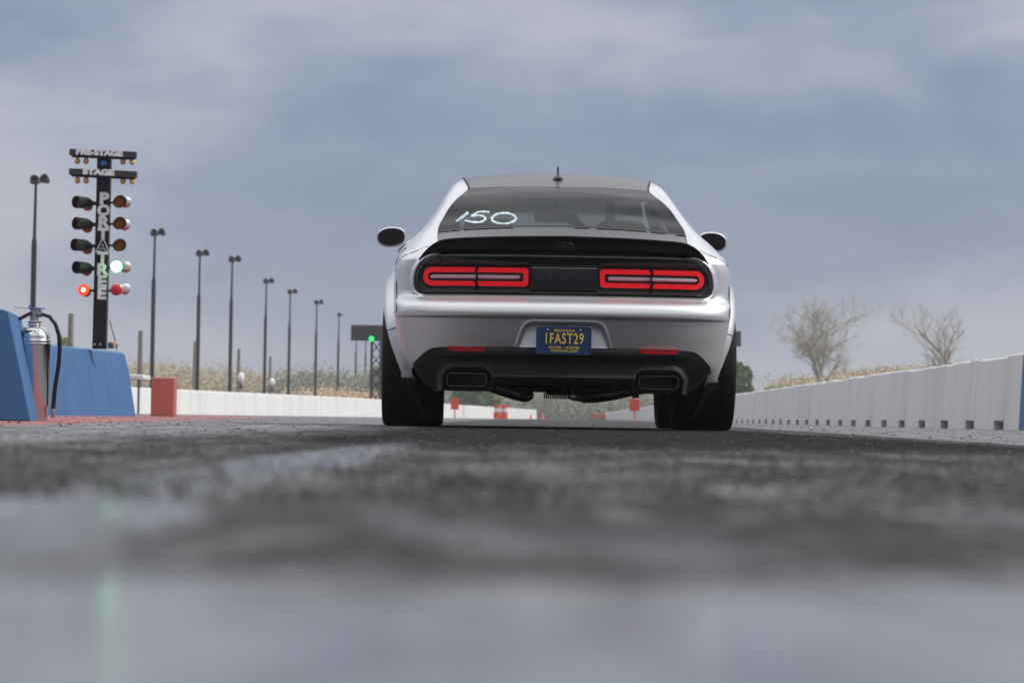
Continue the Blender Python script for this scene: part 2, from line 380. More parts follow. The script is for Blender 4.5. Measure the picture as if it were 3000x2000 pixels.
    sc_ = N.new('ShaderNodeMapRange'); L.new(grain, sc_.inputs[0]); sc_.inputs[1].default_value = 0.3; sc_.inputs[2].default_value = 0.7
    sc_.inputs[3].default_value = 0.62; sc_.inputs[4].default_value = 1.4
    vm = N.new('ShaderNodeVectorMath'); vm.operation = 'SCALE'; L.new(base, vm.inputs[0]); L.new(sc_.outputs[0], vm.inputs['Scale'])
    L.new(vm.outputs[0], p.inputs['Base Color'])
    s_l = step(mth('ADD', Xw, mth('MULTIPLY', Y, -0.018)), -0.42, -0.36)
    s_r = step(mth('ADD', Xw, mth('MULTIPLY', mth('SUBTRACT', noise(1.0, (16, 4, 1), 6, 0.65, 0.3, (4.4, 1.1, 0)), 0.5), 0.16)), -0.155, -0.215)
    stripe = mth('MULTIPLY', mth('MULTIPLY', mth('MULTIPLY', s_l, s_r), step(Y, 7.5, 4.2)), mixf(step(noise(1.0, (9, 2.6, 1), 7, 0.66, 0.4, (9.1, 3.3, 0)), 0.36, 0.52), 0.6, 1.0))
    patch = mth('MULTIPLY', step(noise(1.0, (5.5, 1.1, 1), 5, 0.6, 0.4, (3.1, 0.7, 0)), 0.50, 0.66), step(Y, 9, 1.5))
    far = step(Y, 8, 40)
    smoothness = mth('MAXIMUM', mth('MAXIMUM', near, stripe), mth('MULTIPLY', patch, 0.55))
    rough = mixf(smoothness, 0.88, mth('ADD', 0.10, mth('MULTIPLY', noise(1.0, (26, 9, 1), 6, 0.6), 0.20)))
    rough = mth('ADD', rough, mth('MULTIPLY', mth('SUBTRACT', mid, 0.5), 0.10), True)
    L.new(rough, p.inputs['Roughness'])
    spec = mixf(smoothness, mth('MULTIPLY', mixf(lane, 0.32, 0.12), mth('SUBTRACT', 1.0, mth('MULTIPLY', burn, 0.8))), 0.75)
    L.new(spec, p.inputs['Specular IOR Level'])
    b = N.new('ShaderNodeBump'); b.inputs['Strength'].default_value = 0.22; b.inputs['Distance'].default_value = 0.0015
    bn = noise(60, (1, 0.6, 1), 4, 0.6); L.new(bn, b.inputs['Height'])
    L.new(b.outputs[0], p.inputs['Normal'])
    return m
MT['ground'] = ground_material()
def ground_height(x, y):
    near = (.35+.65*sstep(1.0, 1.25, y))*(1-sstep(4.5, 8, y))
    h = (np.sin(x*21+np.sin(y*5.3)*1.4)*np.sin(y*8.7+x*3.1)*0.0009 + np.sin(x*47+y*13)*np.sin(y*31-x*9)*0.0005
         + np.sin(y*2.1+x*1.3)*0.0010)
    return h*near
def build_ground():
    xs = np.unique(np.concatenate([np.linspace(-1.6, 1.6, 230), np.linspace(-8, 8, 90), np.linspace(-60, 60, 60), np.linspace(-3000, 3000, 30)]))
    ys = np.unique(np.concatenate([np.linspace(-4, 0.4, 12), np.linspace(0.4, 6, 420), np.linspace(6, 30, 240), np.linspace(30, 200, 50), np.linspace(200, 5000, 40), [-400]]))
    X, Y = np.meshgrid(xs, ys); Z = ground_height(X, Y)
    o = grid_obj('track_surface', X, Y, Z, MT['ground']); tag(o, kind='structure')
build_ground()

# ============================================================ THE CAR (local axes: x right, y forward, z up, origin under the rear axle)
CAR = empty('sports_car', (0.262, 18.0, 0.0), R(0.75))
tag(CAR, 'silver widebody coupe with black spoiler seen from behind on the track', 'car')

PANEL = [(.664, .925), (.712, .921), (.746, .906), (.774, .880), (.794, .845), (.803, .803), (.803, .763), (.795, .740), (.777, .727), (.745, .719)]
PANEL = PANEL+[(-a, b) for a, b in reversed(PANEL)]
RECESS = [(.246, .430), (.222, .506), (.205, .545), (.190, .558), (.165, .565), (-.165, .565), (-.190, .558), (-.205, .545), (-.222, .506), (-.246, .430)]
REARV = [(.16, -.93), (.20, -.96), (.30, -1.035), (.40, -1.056), (.437, -1.064), (.50, -1.080), (.565, -1.096), (.588, -1.103), (.600, -1.116), (.615, -1.119),
         (.645, -1.112), (.668, -1.096), (.684, -1.072), (.698, -1.038), (.712, -1.014), (.75, -1.004), (.90, -1.002), (.93, -.992), (.955, -.962), (.98, -.90)]
UC = [(.16, .66), (.20, .70), (.25, .755), (.345, .842), (.437, .880), (.55, .905), (.65, .917), (.75, .922), (.85, .922), (.90, .915), (.94, .895), (.98, .86)]
def corner(g, n=5.0): return 1-(1-np.clip(g, 0, 1)**n)**(1/n)
def rear_v(u, w):
    g = np.abs(u)/smooth_curve(w, UC)
    return smooth_curve(w, REARV) + 0.085*(u/.9)**2 + 0.34*corner(g)
def body_shell():
    hw = np.concatenate([np.linspace(0, .86, 230, endpoint=False), .86+.14*np.sin(np.linspace(0, math.pi/2, 70))]); hw[-1] = 0.99995
    g = np.concatenate([-hw[::-1], hw[1:]])
    ws = np.concatenate([np.linspace(.16, .55, 90, endpoint=False), np.linspace(.55, .985, 160)])
    G, W = np.meshgrid(g, ws)
    U = G*smooth_curve(W, UC); V = rear_v(U, W)
    d = poly_sdf(U, W, PANEL)                      # recess behind the lamp panel, rolled edge
    V = V + 0.030*sstep(0.004, -0.010, d) - 0.010*np.exp(-((d-0.012)/0.012)**2)*sstep(-.002, .01, d)
    d2 = poly_sdf(U, W, RECESS)                    # number plate recess, floor leaning back
    V = V + sstep(0.004, -0.008, d2)*(0.012+0.42*np.clip(W-.43, 0, 1))
    V = V - 0.004*np.exp(-((d2-.010)/.007)**2)
    Uc_ = np.abs(U[:-1, :-1]+U[1:, 1:])/2; Wc_ = (W[:-1, :-1]+W[1:, 1:])/2
    bound = smooth_curve(Uc_, [(0, .437), (.62, .431), (.70, .425), (.735, .408), (.765, .380), (.80, .345), (.84, .30)])-.012
    o = grid_obj('body', U, V, W, MT['silver'], CAR, Wc_ > bound)
    return o
rear_shell = body_shell()

# side and front shell (from the end of the rear corner forward)
def side_half(v, w):
    """half width of the lower body"""
    uc = smooth_curve(w, UC); sill = smooth_curve(w, [(.16, .86), (.25, .90), (.5, .925), (.85, .925), (.98, .86)])
    k = sstep(-.66, -.2, v); base = uc*(1-k)+sill*k
    taper = smooth_curve(v, [(-1.1, 1.0), (0, 1.0), (.8, .975), (2.0, .975), (2.9, 1.0), (3.4, .985), (3.62, .95)])
    return base*taper
def arch_cut(V, W, cy=0.0, r_=0.415): return (V-cy)**2+(W-.36)**2 < r_**2
def build_sides():
    ws = np.concatenate([np.linspace(.235, .55, 60, endpoint=False), np.linspace(.55, .95, 60)])
    vs = np.concatenate([np.linspace(-.58, .6, 90), np.linspace(.62, 2.3, 40), np.linspace(2.32, 3.5, 90)])
    Vv, W = np.meshgrid(vs, ws)
    U = side_half(Vv, W)
    # start exactly on the rear corner end
    v0 = rear_v(smooth_curve(ws, UC)*.99995, ws)
    Vv = v0[:, None]+(Vv-vs[0])*(3.5-v0[:, None])/(3.5-vs[0])
    U = side_half(Vv, W)
    Vc = (Vv[:-1, :-1]+Vv[1:, 1:])/2; Wc = (W[:-1, :-1]+W[1:, 1:])/2
    keep = ~(arch_cut(Vc, Wc, 0) | arch_cut(Vc, Wc, 2.95) | ((Vc < -.3) & (Wc < .31)))
    a = grid_obj('side', U, Vv, W, MT['silver'], None, keep); b = grid_obj('side', -U, Vv, W, MT['silver'], None, keep, flip=True)
    # nose: rounded plan from the side end to the centre
    gg = np.concatenate([np.linspace(-.9999, -.8, 20), np.linspace(-.78, .78, 50), np.linspace(.8, .9999, 20)])
    G, W2 = np.meshgrid(gg, ws); U2 = G*side_half(np.full_like(G, 3.5), W2)
    nose = smooth_curve(W2, [(.16, .0), (.25, .10), (.45, .15), (.65, .14), (.80, .08), (.95, -.15)])
    V2 = 3.5+nose*(1-corner(np.abs(G), 3.0))+.14*(1-G*G)*(1-corner(np.abs(G), 4))
    c = grid_obj('nose', U2, V2, W2, MT['silver'], None)
    return a, b, c
# upper body sections: each station = six key points from roof/deck edge down to the side
ST = [(-.96, [(.664, .950), (.705, .949), (.75, .941), (.80, .925), (.845, .905), (.897, .870)]),
      (-.86, [(.672, .972), (.715, .971), (.762, .962), (.815, .945), (.868, .918), (.912, .868)]),
      (-.70, [(.684, 1.010), (.725, 1.008), (.775, .998), (.832, .974), (.887, .936), (.922, .865)]),
      (-.46, [(.690, 1.072), (.728, 1.070), (.783, 1.052), (.842, 1.010), (.898, .957), (.926, .86)]),
      (-.34, [(.684, 1.118), (.728, 1.107), (.788, 1.072), (.848, 1.025), (.903, .965), (.928, .86)]),
      (-.20, [(.663, 1.170), (.712, 1.155), (.785, 1.095), (.850, 1.040), (.905, .970), (.930, .86)]),
      (-.02, [(.625, 1.250), (.680, 1.232), (.768, 1.135), (.848, 1.052), (.907, .975), (.932, .86)]),
      (.14, [(.580, 1.312), (.655, 1.292), (.755, 1.165), (.846, 1.056), (.907, .975), (.932, .86)]),
      (.26, [(.545, 1.350), (.640, 1.335), (.745, 1.190), (.845, 1.057), (.907, .975), (.930, .86)]),
      (.36, [(.525, 1.382), (.628, 1.365), (.738, 1.205), (.842, 1.057), (.905, .975), (.928, .86)]),
      (.60, [(.545, 1.440), (.618, 1.412), (.725, 1.240), (.838, 1.055), (.900, .970), (.922, .86)]),
      (.90, [(.560, 1.476), (.612, 1.430), (.716, 1.250), (.832, 1.045), (.893, .960), (.912, .86)]),
      (1.40, [(.560, 1.462), (.614, 1.420), (.716, 1.245), (.828, 1.035), (.888, .950), (.904, .86)]),
      (1.75, [(.575, 1.392), (.620, 1.360), (.720, 1.220), (.828, 1.028), (.888, .945), (.904, .86)]),
      (2.45, [(.700, 1.065), (.730, 1.055), (.780, 1.035), (.840, 1.005), (.900, .940), (.915, .86)]),
      (3.00, [(.700, .975), (.740, .970), (.800, .955), (.860, .935), (.915, .900), (.935, .85)]),
      (3.50, [(.690, .865), (.730, .862), (.790, .855), (.840, .845), (.875, .825), (.890, .80)])]
CENTER = [(-.98, .950), (-.70, 1.020), (-.46, 1.108), (-.20, 1.205), (.14, 1.335), (.36, 1.402), (.60, 1.468), (.90, 1.513), (1.20, 1.520), (1.50, 1.485),
          (1.75, 1.41), (2.45, 1.10), (2.6, 1.07), (3.0, 1.01), (3.5, .90)]
stv = [s[0] for s in ST]; KP = np.array([s[1] for s in ST])
def key(v, k):
    return smooth_curve(v, list(zip(stv, KP[:, k, 0]))), smooth_curve(v, list(zip(stv, KP[:, k, 1])))
def upper_section(v, sub=9):
    """points along one half section at station v, from roof edge to side"""
    K = np.array([[float(c) for c in key(v, k)] for k in range(6)])
    P = np.vstack([2*K[0]-K[1], K, 2*K[-1]-K[-2]]); out = []
    for i in range(5):
        p0, p1, p2, p3 = P[i:i+4]
        for t in np.linspace(0, 1, sub, endpoint=False):
            out.append(0.5*((2*p1)+(-p0+p2)*t+(2*p0-5*p1+4*p2-p3)*t*t+(-p0+3*p1-3*p2+p3)*t**3))
    out.append(K[-1]); return np.array(out)
def build_upper():
    vs = np.unique(np.concatenate([np.linspace(-.96, .45, 110), np.linspace(.45, 2.45, 60), np.linspace(2.45, 3.5, 25)]))
    S = np.array([upper_section(v) for v in vs])              # (nv, np, 2)
    npt = S.shape[1]; Vv = np.repeat(vs[:, None], npt, 1)
    # side window: between roof rail and belt, forward of the thick rear pillar
    vc = (vs[:-1]+vs[1:])/2; pc = np.arange(npt-1)
    VC, PC = np.meshgrid(vc, pc, indexing='ij')
    lo = 10+np.clip((0.80-VC)/0.35, 0, 1)*13; hi = 26
    win = (VC > .47) & (PC >= lo) & (PC < hi) & (VC < 2.05-(26-PC)*.030)
    parts = []
    for s in (1, -1):
        clip = Vv[1:, 1:] > rear_v(S[1:, 1:, 0], np.clip(S[1:, 1:, 1], .2, .98))-.002
        parts.append(grid_obj('upper', s*S[:, :, 0], Vv, S[:, :, 1], MT['silver'], None, ~win & clip, flip=(s < 0)))
        w = grid_obj('side_window', s*(S[:, :, 0]-.004), Vv, S[:, :, 1], MT['glass'], CAR, win, flip=(s < 0))
    return parts
def upper_height(u, v):
    """height of the upper shell over (u, v), for |u| beyond the deck edge"""
    vs = np.linspace(-.955, .3, 60); S = np.array([upper_section(t) for t in vs]); ug = np.linspace(.60, .93, 90)
    H = np.array([np.interp(ug, s_[:, 0], s_[:, 1]) for s_ in S])
    i = np.clip((v-vs[0])/(vs[1]-vs[0]), 0, len(vs)-1.001); j = np.clip((u-ug[0])/(ug[1]-ug[0]), 0, len(ug)-1.001)
    i0 = i.astype(int); j0 = j.astype(int); a = i-i0; b = j-j0
    return H[i0, j0]*(1-a)*(1-b)+H[i0+1, j0]*a*(1-b)+H[i0, j0+1]*(1-a)*b+H[i0+1, j0+1]*a*b
def trim_top(o):
    me = o.data; n = len(me.vertices); co = np.empty(n*3, np.float32); me.vertices.foreach_get('co', co); co = co.reshape(-1, 3)
    hgt = upper_height(np.abs(co[:, 0]), co[:, 1])+.0015-.0045*sstep(.962, .984, co[:, 2]); k = (co[:, 2] > hgt) & (np.abs(co[:, 0]) > .67) & (co[:, 2] > .84)
    co[k, 2] = hgt[k]; me.vertices.foreach_set('co', co.ravel()); me.update()
trim_top(rear_shell)
sd = build_sides(); up = build_upper()
def center_patch(name, v0, v1, m, n=40, g0=1.0, dz=0.0, keepf=None, parent=CAR, ng=90):
    vs = np.linspace(v0, v1, n); g = np.linspace(-g0, g0, ng)
    Vv, G = np.meshgrid(vs, g, indexing='ij')
    ue, we = key(Vv, 0); wc = smooth_curve(Vv, CENTER)
    U = G*ue; W = we+(wc-we)*(1-np.abs(G)**2.3)+dz
    keep = None
    if keepf is not None:
        Gc = (G[:-1, :-1]+G[1:, 1:])/2; Tc = ((Vv[:-1, :-1]+Vv[1:, 1:])/2-v0)/(v1-v0); keep = keepf(Gc, Tc)
    return grid_obj(name, U, Vv, W, m, parent, keep)
hood = center_patch('hood', 2.45, 3.5, MT['silver'], parent=None)
# join the silver pieces into one body mesh
def join(target, others):
    V = []; Fs = []; b = 0
    for o in [target]+others:
        n = len(o.data.vertices); co = np.empty(n*3, np.float32); o.data.vertices.foreach_get('co', co); V.append(co.reshape(-1, 3))
        q = np.empty(len(o.data.loops), np.int32); o.data.loops.foreach_get('vertex_index', q); Fs.append(q.reshape(-1, 4)+b); b += n
    V = np.vstack(V); Fq = np.vstack(Fs); me = target.data
    me.clear_geometry(); me.vertices.add(len(V)); me.vertices.foreach_set('co', V.ravel())
    me.loops.add(len(Fq)*4); me.loops.foreach_set('vertex_index', Fq.ravel())
    me.polygons.add(len(Fq)); me.polygons.foreach_set('loop_start', np.arange(0, len(Fq)*4, 4, dtype=np.int32))
    me.update(calc_edges=True); me.polygons.foreach_set('use_smooth', [True]*len(me.polygons))
    for o in others:
        md = o.data; bpy.data.objects.remove(o); bpy.data.meshes.remove(md)
join(rear_shell, list(sd)+up+[hood])

trunk = center_patch('trunk_lid', -.975, -.455, MT['satin'], 30, .995, .001)
roofp = center_patch('roof_panel', .352, 1.50, MT['satin'], 50, .997, .004)
for s in (1, -1):                                               # roof edge trims
    mb = MB(); pth = []
    for v in np.linspace(.352, 1.5, 24):
        u, w = (float(q) for q in key(v, 0)); pth.append((s*(u-.004), v, w+.003))
    mb.tube(pth, .006, 6); mb.build('roof_molding', MT['matte'], CAR)
wind = center_patch('windshield', 1.50, 2.45, MT['clearglass'], 24, .97, .0)
def pane(G, T):
    x = np.abs(G); lim_top = .90; 
    q = np.hypot(np.clip(x-.74, 0, 1)/.12, np.clip(T-.60, 0, 1)/.24)
    return (x < .865) & (T > .045) & (T < .885) & (q < 1)
rw = center_patch('rear_window', -.448, .346, MT['frit'], 90, 1.0, .004, lambda G, T: ~pane(G, T), ng=240)
rp = center_patch('window_pane', -.448, .346, MT['glass'], 90, 1.0, .004, pane, parent=rw, ng=240)

# spoiler blade wrapped round the trunk edge
def build_spoiler():
    us = np.concatenate([np.linspace(-.785, -.6, 30), np.linspace(-.59, .59, 60), np.linspace(.6, .785, 30)])
    rows = []
    for u in us:
        a = abs(u)
        wt = float(smooth_curve(a, [(0, 1.040), (.3, 1.034), (.5, 1.026), (.62, 1.018), (.66, 1.011), (.70, .993), (.74, .962), (.785, .910)]))
        wb = float(smooth_curve(a, [(0, .950), (.5, .946), (.66, .944), (.70, .946), (.72, .944), (.75, .928), (.785, .905)]))
        v0 = float(smooth_curve(a, [(0, -1.005), (.4, -.99), (.62, -.962), (.70, -.945), (.785, -.90)]))
        dp = float(smooth_curve(a, [(0, .20), (.6, .20), (.70, .10), (.785, .012)]))
        h = wt-wb
        prof = [(v0+.02, wb), (v0+.004, wb+.006), (v0+.006, wb+h*.3), (v0+.002, wb+h*.7), (v0-.006, wt-.010), (v0-.006, wt-.003), (v0+.002, wt),
                (v0+dp*.4, wt-h*.10), (v0+dp, wt-h*.42), (v0+dp, wb+h*.2), (v0+dp*.5, wb), (v0+.02, wb)]
        rows.append([(u, p[0], p[1]) for p in prof])
    A = np.array(rows)
    o = grid_obj('spoiler', A[:, :, 0], A[:, :, 1], A[:, :, 2], MT['spoiler'], CAR)
    mb = MB(); mb.prism([(-.055, .955), (.055, .955), (.043, .995), (.030, 1.003), (-.030, 1.003), (-.043, .995)], -1.014, -.98, bev=.004)
    hs = mb.build('camera_housing', MT['spoiler'], o)
    mb = MB(); mb.lathe([(0.0001, .0), (.009, .0), (.011, .004), (.011, .02)], 16, Matrix.Translation((0, -1.019, .978)) @ Matrix.Rotation(R(-90), 4, 'X')); mb.build('camera_lens', MT['gloss'], o)
build_spoiler()
# gloss black lamp panel
def build_panel():
    g = np.linspace(-.82, .82, 420); ws = np.linspace(.712, .952, 70)
    U, W = np.meshgrid(g, ws)
    top = .665
    poly = [(.664, .949)]+PANEL[1:10]+PANEL[10:19]+[(-.664, .949)]
    V = smooth_curve(W, [(.71, -1.010), (.725, -1.006), (.735, -1.016), (.75, -1.018), (.86, -1.010), (.872, -1.006), (.880, -1.016), (.905, -1.020), (.920, -1.028), (.926, -1.028), (.934, -1.012), (.952, -.975)])
    V = V+0.085*(U/.9)**2+0.34*corner(np.abs(U)/smooth_curve(W, UC))-.004
    for s in (1, -1):
        d = poly_sdf(U*s, W, rrect(.176, .781, .738, .880, .04, 8, (.06, .06, .03, .03)))
        V = V+.016*sstep(.003, -.006, d)-.003*np.exp(-((d-.004)/.003)**2)
    # rear edge of panel pressed into the body recess
    dd = poly_sdf(U, W, poly)
    V = V+.02*sstep(-.006, .0, dd)
    keep = (poly_sdf((U[:-1, :-1]+U[1:, 1:])/2, (W[:-1, :-1]+W[1:, 1:])/2, poly) < .001)
    return grid_obj('lamp_panel', U, V, W, MT['gloss'], CAR, keep)
panel = build_panel()
def bow(u): return 0.085*(u/.9)**2+0.34*float(corner(abs(u)/.92))
def bent(mb, off):
    """push flat pieces (y relative) onto the curved rear"""
    mb.v = [(x, y+off+bow(x), z) for (x, y, z) in mb.v]
def densify(poly, step=.012):
    out = []
    for i in range(len(poly)):
        a = Vector(poly[i]); b = Vector(poly[(i+1) % len(poly)]); n = max(1, int((b-a).length/step))
        out += [tuple(a+(b-a)*k/n) for k in range(n)]
    return out
for s in (-1, 1):
    tl = empty('tail_light', (0, 0, 0)); tl.parent = CAR
    O = rrect(.193, .758, .7625, .862, .03, 10, (.047, .047, .020, .020)); I = rrect(.219, .733, .7885, .836, .02, 10, (.0225, .0225, .010, .010))
    def span(O, I, ua, ub):
        # straight runs are resampled so the pieces follow the bow of the car
        o2, i2 = [], []
        n = len(O)
        for k in range(n):
            a, b = Vector(O[k]), Vector(O[(k+1) % n]); c, d = Vector(I[k]), Vector(I[(k+1) % n]); m_ = max(1, int((b-a).length/.006))
            for j in range(m_): o2.append(tuple(a.lerp(b, j/m_))); i2.append(tuple(c.lerp(d, j/m_)))
        keep = [ua <= (o2[k][0]) <= ub for k in range(len(o2))]
        st = next(k for k in range(len(o2)) if keep[k] and not keep[k-1]); idx = [(st+k) % len(o2) for k in range(len(o2))]
        idx = [k for k in idx if keep[k]]
        return [o2[k] for k in idx], [i2[k] for k in idx]
    for (ua, ub) in ((-1, .4635), (.4765, 2)):
        a, b = span(O, I, ua, ub); mb = MB()
        mb.ring([(s*x, z) for x, z in a], [(s*x, z) for x, z in b], -.008, .014, closed=False); bent(mb, -1.010)
        mb.build('lens', MT['red_lens'], tl, auto=30)
    for (ua, ub) in ((.236, .465), (.475, .722)):
        mb = MB(); n = 24
        P = []
        for k in range(n+1):
            x = ua+(ub-ua)*k/n; e = min(1, (x-.236)/.008+.35, (.722-x)/.012+.35)
            for (dz, dy) in ((-.0135, .012), (-.010, .001), (-.004, -.004), (.004, -.004), (.010, .001), (.0135, .012)):
                P.append((s*x, dy, .812+dz*e))
        mb.add(P, [(k*6+j, k*6+j+1, (k+1)*6+j+1, (k+1)*6+j) for k in range(n) for j in range(5)]+[tuple(range(6)), tuple(range(n*6, n*6+6))])
        bent(mb, -1.008); mb.build('light_bar', MT['clear_lens'], tl)
    mb = MB(); mb.box((s*.47, 0, .808), (.006, .02, .142)); bent(mb, -1.014); mb.build('divider', MT['spoiler'], tl)
for i, ch in enumerate('DODGE'):
    x = -.136+.068*i; text_obj('letter', ch, MT['badge'], panel, (x, -1.0225, .806), .021, sx=1.7, ext=.003, bold=.0002)
# trunk seams beside lamp panel
for s in (-1, 1):
    mb = MB(); mb.box((s*.664, -.5, .918), (.004, .03, .07)); mb.v = [(x, -1.015+(y+.5)+bow(x), z) for x, y, z in mb.v]; mb.build('panel_seam', MT['under'], CAR)
for s in (-1, 1):                                               # shut line between bumper corner and rear wing
    P = [(s*(u_+.001), float(rear_v(np.array(u_), np.array(w_)))-.0015, w_) for u_, w_ in [(.905, .79), (.905, .75), (.904, .70), (.902, .66), (.899, .635), (.901, .622), (.908, .618), (.913, .617)]]
    mb = MB(); mb.tube(P, .0022, 5); mb.build('shut_line', MT['under'], CAR)
# textured black valance with lip round the tail pipes
def build_valance():
    g = np.linspace(-.9995, .9995, 420); t = np.linspace(0, 1, 110)
    G, T = np.meshgrid(g, t)
    topc = [(0, .437), (.30, .437), (.62, .431), (.70, .425), (.735, .408), (.765, .380), (.80, .345), (.84, .28), (.87, .22)]
    botc = [(0, .243), (.35, .243), (.385, .20), (.655, .20), (.70, .185), (.87, .185)]
    U = G*.835
    for _ in range(3):
        wt = smooth_curve(np.abs(U), topc); wb = lerp_curve(np.abs(U), botc); W = wb+(wt-wb)*T
        U = G*(smooth_curve(W, UC)-.002)
    base = smooth_curve(W, [(.16, -.93), (.22, -1.02), (.262, -1.062), (.276, -1.074), (.286, -1.070), (.296, -1.048), (.34, -1.046), (.375, -1.058), (.392, -1.074), (.41, -1.078), (.437, -1.072)])
    V = base+0.085*(U/.9)**2+0.34*corner(np.abs(U)/smooth_curve(W, UC))-.004
    k = sstep(.55, .72, np.abs(U)); flat = smooth_curve(W, [(.16, -.93), (.25, -1.00), (.35, -1.048), (.437, -1.069)])+0.085*(U/.9)**2+0.34*corner(np.abs(U)/smooth_curve(W, UC))-.004
    V = V*(1-k)+flat*k
    for s in (1, -1):
        d = poly_sdf(U*s, W, rrect(.398, .632, .12, .302, .05, 6))
        V = V*(1-sstep(.05, .0, d))+(-1.05+0.085*(U/.9)**2)*sstep(.05, .0, d)
        V = V-.022*np.exp(-((d-.026)/.013)**2)+.05*sstep(.012, -.004, d)
    return grid_obj('rear_valance', U, V, W, MT['matte'], CAR)
val = build_valance()
for s in (-1, 1):
    mb = MB(); mb.prism([(s*a, b) for a, b in densify([(.408, .434), (.412, .421), (.424, .411), (.44, .4085), (.59, .4085), (.606, .411), (.616, .420), (.620, .430), (.620, .4335)])][::(1 if s > 0 else -1)], -.004, .01)
    bent(mb, -1.081); mb.build('reflector', MT['red_reflector'], CAR, auto=30)
    tip = MB(); O = rrect(.408, .622, .222, .294, .022, 6); I = inset(O, .004)
    tip.ring([(s*a, b) for a, b in O], [(s*a, b) for a, b in I], -1.055, -.86); t_ = tip.build('exhaust_tip', MT['darkmetal'], CAR, auto=30)
    mb = MB(); mb.box((s*.515, -.85, .258), (.205, .02, .064)); mb.build('tip_baffle', MT['under'], t_)
    mb = MB()
    mb.box((s*.50, -.62, .268), (.34, .36, .13), .05); mb.build('muffler', MT['under'], CAR)
pl = MB(); pl.tube([(-.50, -.72, .255), (-.42, -.66, .245), (-.33, -.60, .212), (-.24, -.55, .185), (-.19, -.47, .178), (-.17, -.2, .185), (-.17, 1.2, .2)], .0335, 16); pl.build('exhaust_pipe', MT['pipe'], CAR)
pl = MB(); pl.tube([(.50, -.72, .240), (.40, -.66, .222), (.28, -.60, .192), (.19, -.54, .180), (.145, -.45, .178), (.13, -.2, .185), (.13, 1.2, .2)], .0335, 16); pl.build('exhaust_pipe', MT['pipe'], CAR)
# differential with cooling fins
df = MB(); df.box((-.005, -.10, .26), (.18, .30, .12), .03); df.tube([(0.03, -.27, .212), (0.03, -.24, .212)], .017, 14); df.box((0, -.1, .205), (.12, .26, .03), .008)
dfo = df.build('differential', MT['under'], CAR)
fn = MB()
for k in range(14): fn.box((-.078+k*.0112, -.20, .183), (.0045, .16, .032))
fn.build('cooling_fins', MT['under'], dfo); MB_ = None
ub = MB(); ub.box((0, 1.35, .285), (1.36, 4.3, .05), .02); ub.box((0, -.60, .31), (1.36, .62, .14), .04); ub.box((0, -.30, .255), (1.1, .1, .06), .02)
ub.tube([(-.66, .0, .30), (.66, .0, .30)], .05, 12)
ub.build('underbody', MT['under'], CAR)
# number plate
lp = MB(); lp.prism(rrect(-.1475, .1475, .398, .5455, .010, 5), -1.112, -1.106, bev=.0015); lpo = lp.build('license_plate', MT['plate'], CAR)
rim_ = MB(); O = rrect(-.1465, .1465, .399, .5445, .010, 5); rim_.ring(O, inset(O, .0025), -1.1135, -1.109); rim_.build('plate_rim', MT['plate'], lpo)
text_obj('state_name', 'MICHIGAN', MT['gold'], lpo, (.002, -1.113, .5255), .0195, sx=1.05, bold=.0002, ext=.0012, spacing=1.12)
text_obj('plate_number', '1FAST29', MT['gold'], lpo, (.0, -1.113, .4805), .080, sx=.66, bold=.0006, ext=.002, spacing=1.12)
text_obj('slogan', 'WATER - WINTER', MT['gold'], lpo, (.002, -1.113, .4345), .0185, sx=1.0, bold=.0002, ext=.0012, spacing=1.14)
text_obj('slogan', 'WONDERLAND', MT['gold'], lpo, (.002, -1.113, .4175), .0185, sx=1.0, bold=.0002, ext=.0012, spacing=1.14)
for s in (-1, 1):
    mb = MB(); mb.sphere((s*.088, -1.113, .529), .0055, 10, 6, (1, .5, 1)); mb.build('plate_bolt', MT['chrome'], lpo)
# fender flares: arch swept round each wheel
def flare(side, cy, rear=True):
    th = np.linspace(R(-14), R(194), 110); q = np.linspace(0, 1, 15)
    T, Q = np.meshgrid(th, q, indexing='ij')
    deg = np.degrees(T)                                  # 0 = behind the wheel, 90 = top
    r_in = .412; r_out = smooth_curve(deg, [(-14, .455), (0, .47), (30, .50), (60, .54), (90, .560), (130, .53), (160, .50), (194, .46)])
    lip = smooth_curve(deg, [(-14, .875), (0, .905), (15, .945), (30, .972), (50, .988), (90, .992), (150, .985), (194, .955)])
    if not rear: lip = smooth_curve(deg, [(-14, .955), (30, .985), (90, .99), (150, .97), (194, .93)])
    rad = r_out+(r_in-r_out)*np.clip(Q*1.16, 0, 1)
    Vv = cy-np.cos(T)*rad; W = .36+np.sin(T)*rad
    body = np.where(W < .94, side_half(Vv, np.clip(W, .17, .97)), .9)-.004
    if rear: body = np.minimum(body, smooth_curve(deg, [(-14, .80), (0, .842), (20, .880), (45, .905), (90, .92), (194, .93)]))
    prof = smooth_curve(Q, [(0, 0), (.10, .10), (.62, .90), (.80, 1.0), (.86, .99), (.93, .90), (1.0, .35)])
    U = body+(lip-body)*prof
    inner = Q > .86
    return grid_obj('fender_flare', side*U, Vv, W, MT['silver'], CAR, flip=(side < 0))
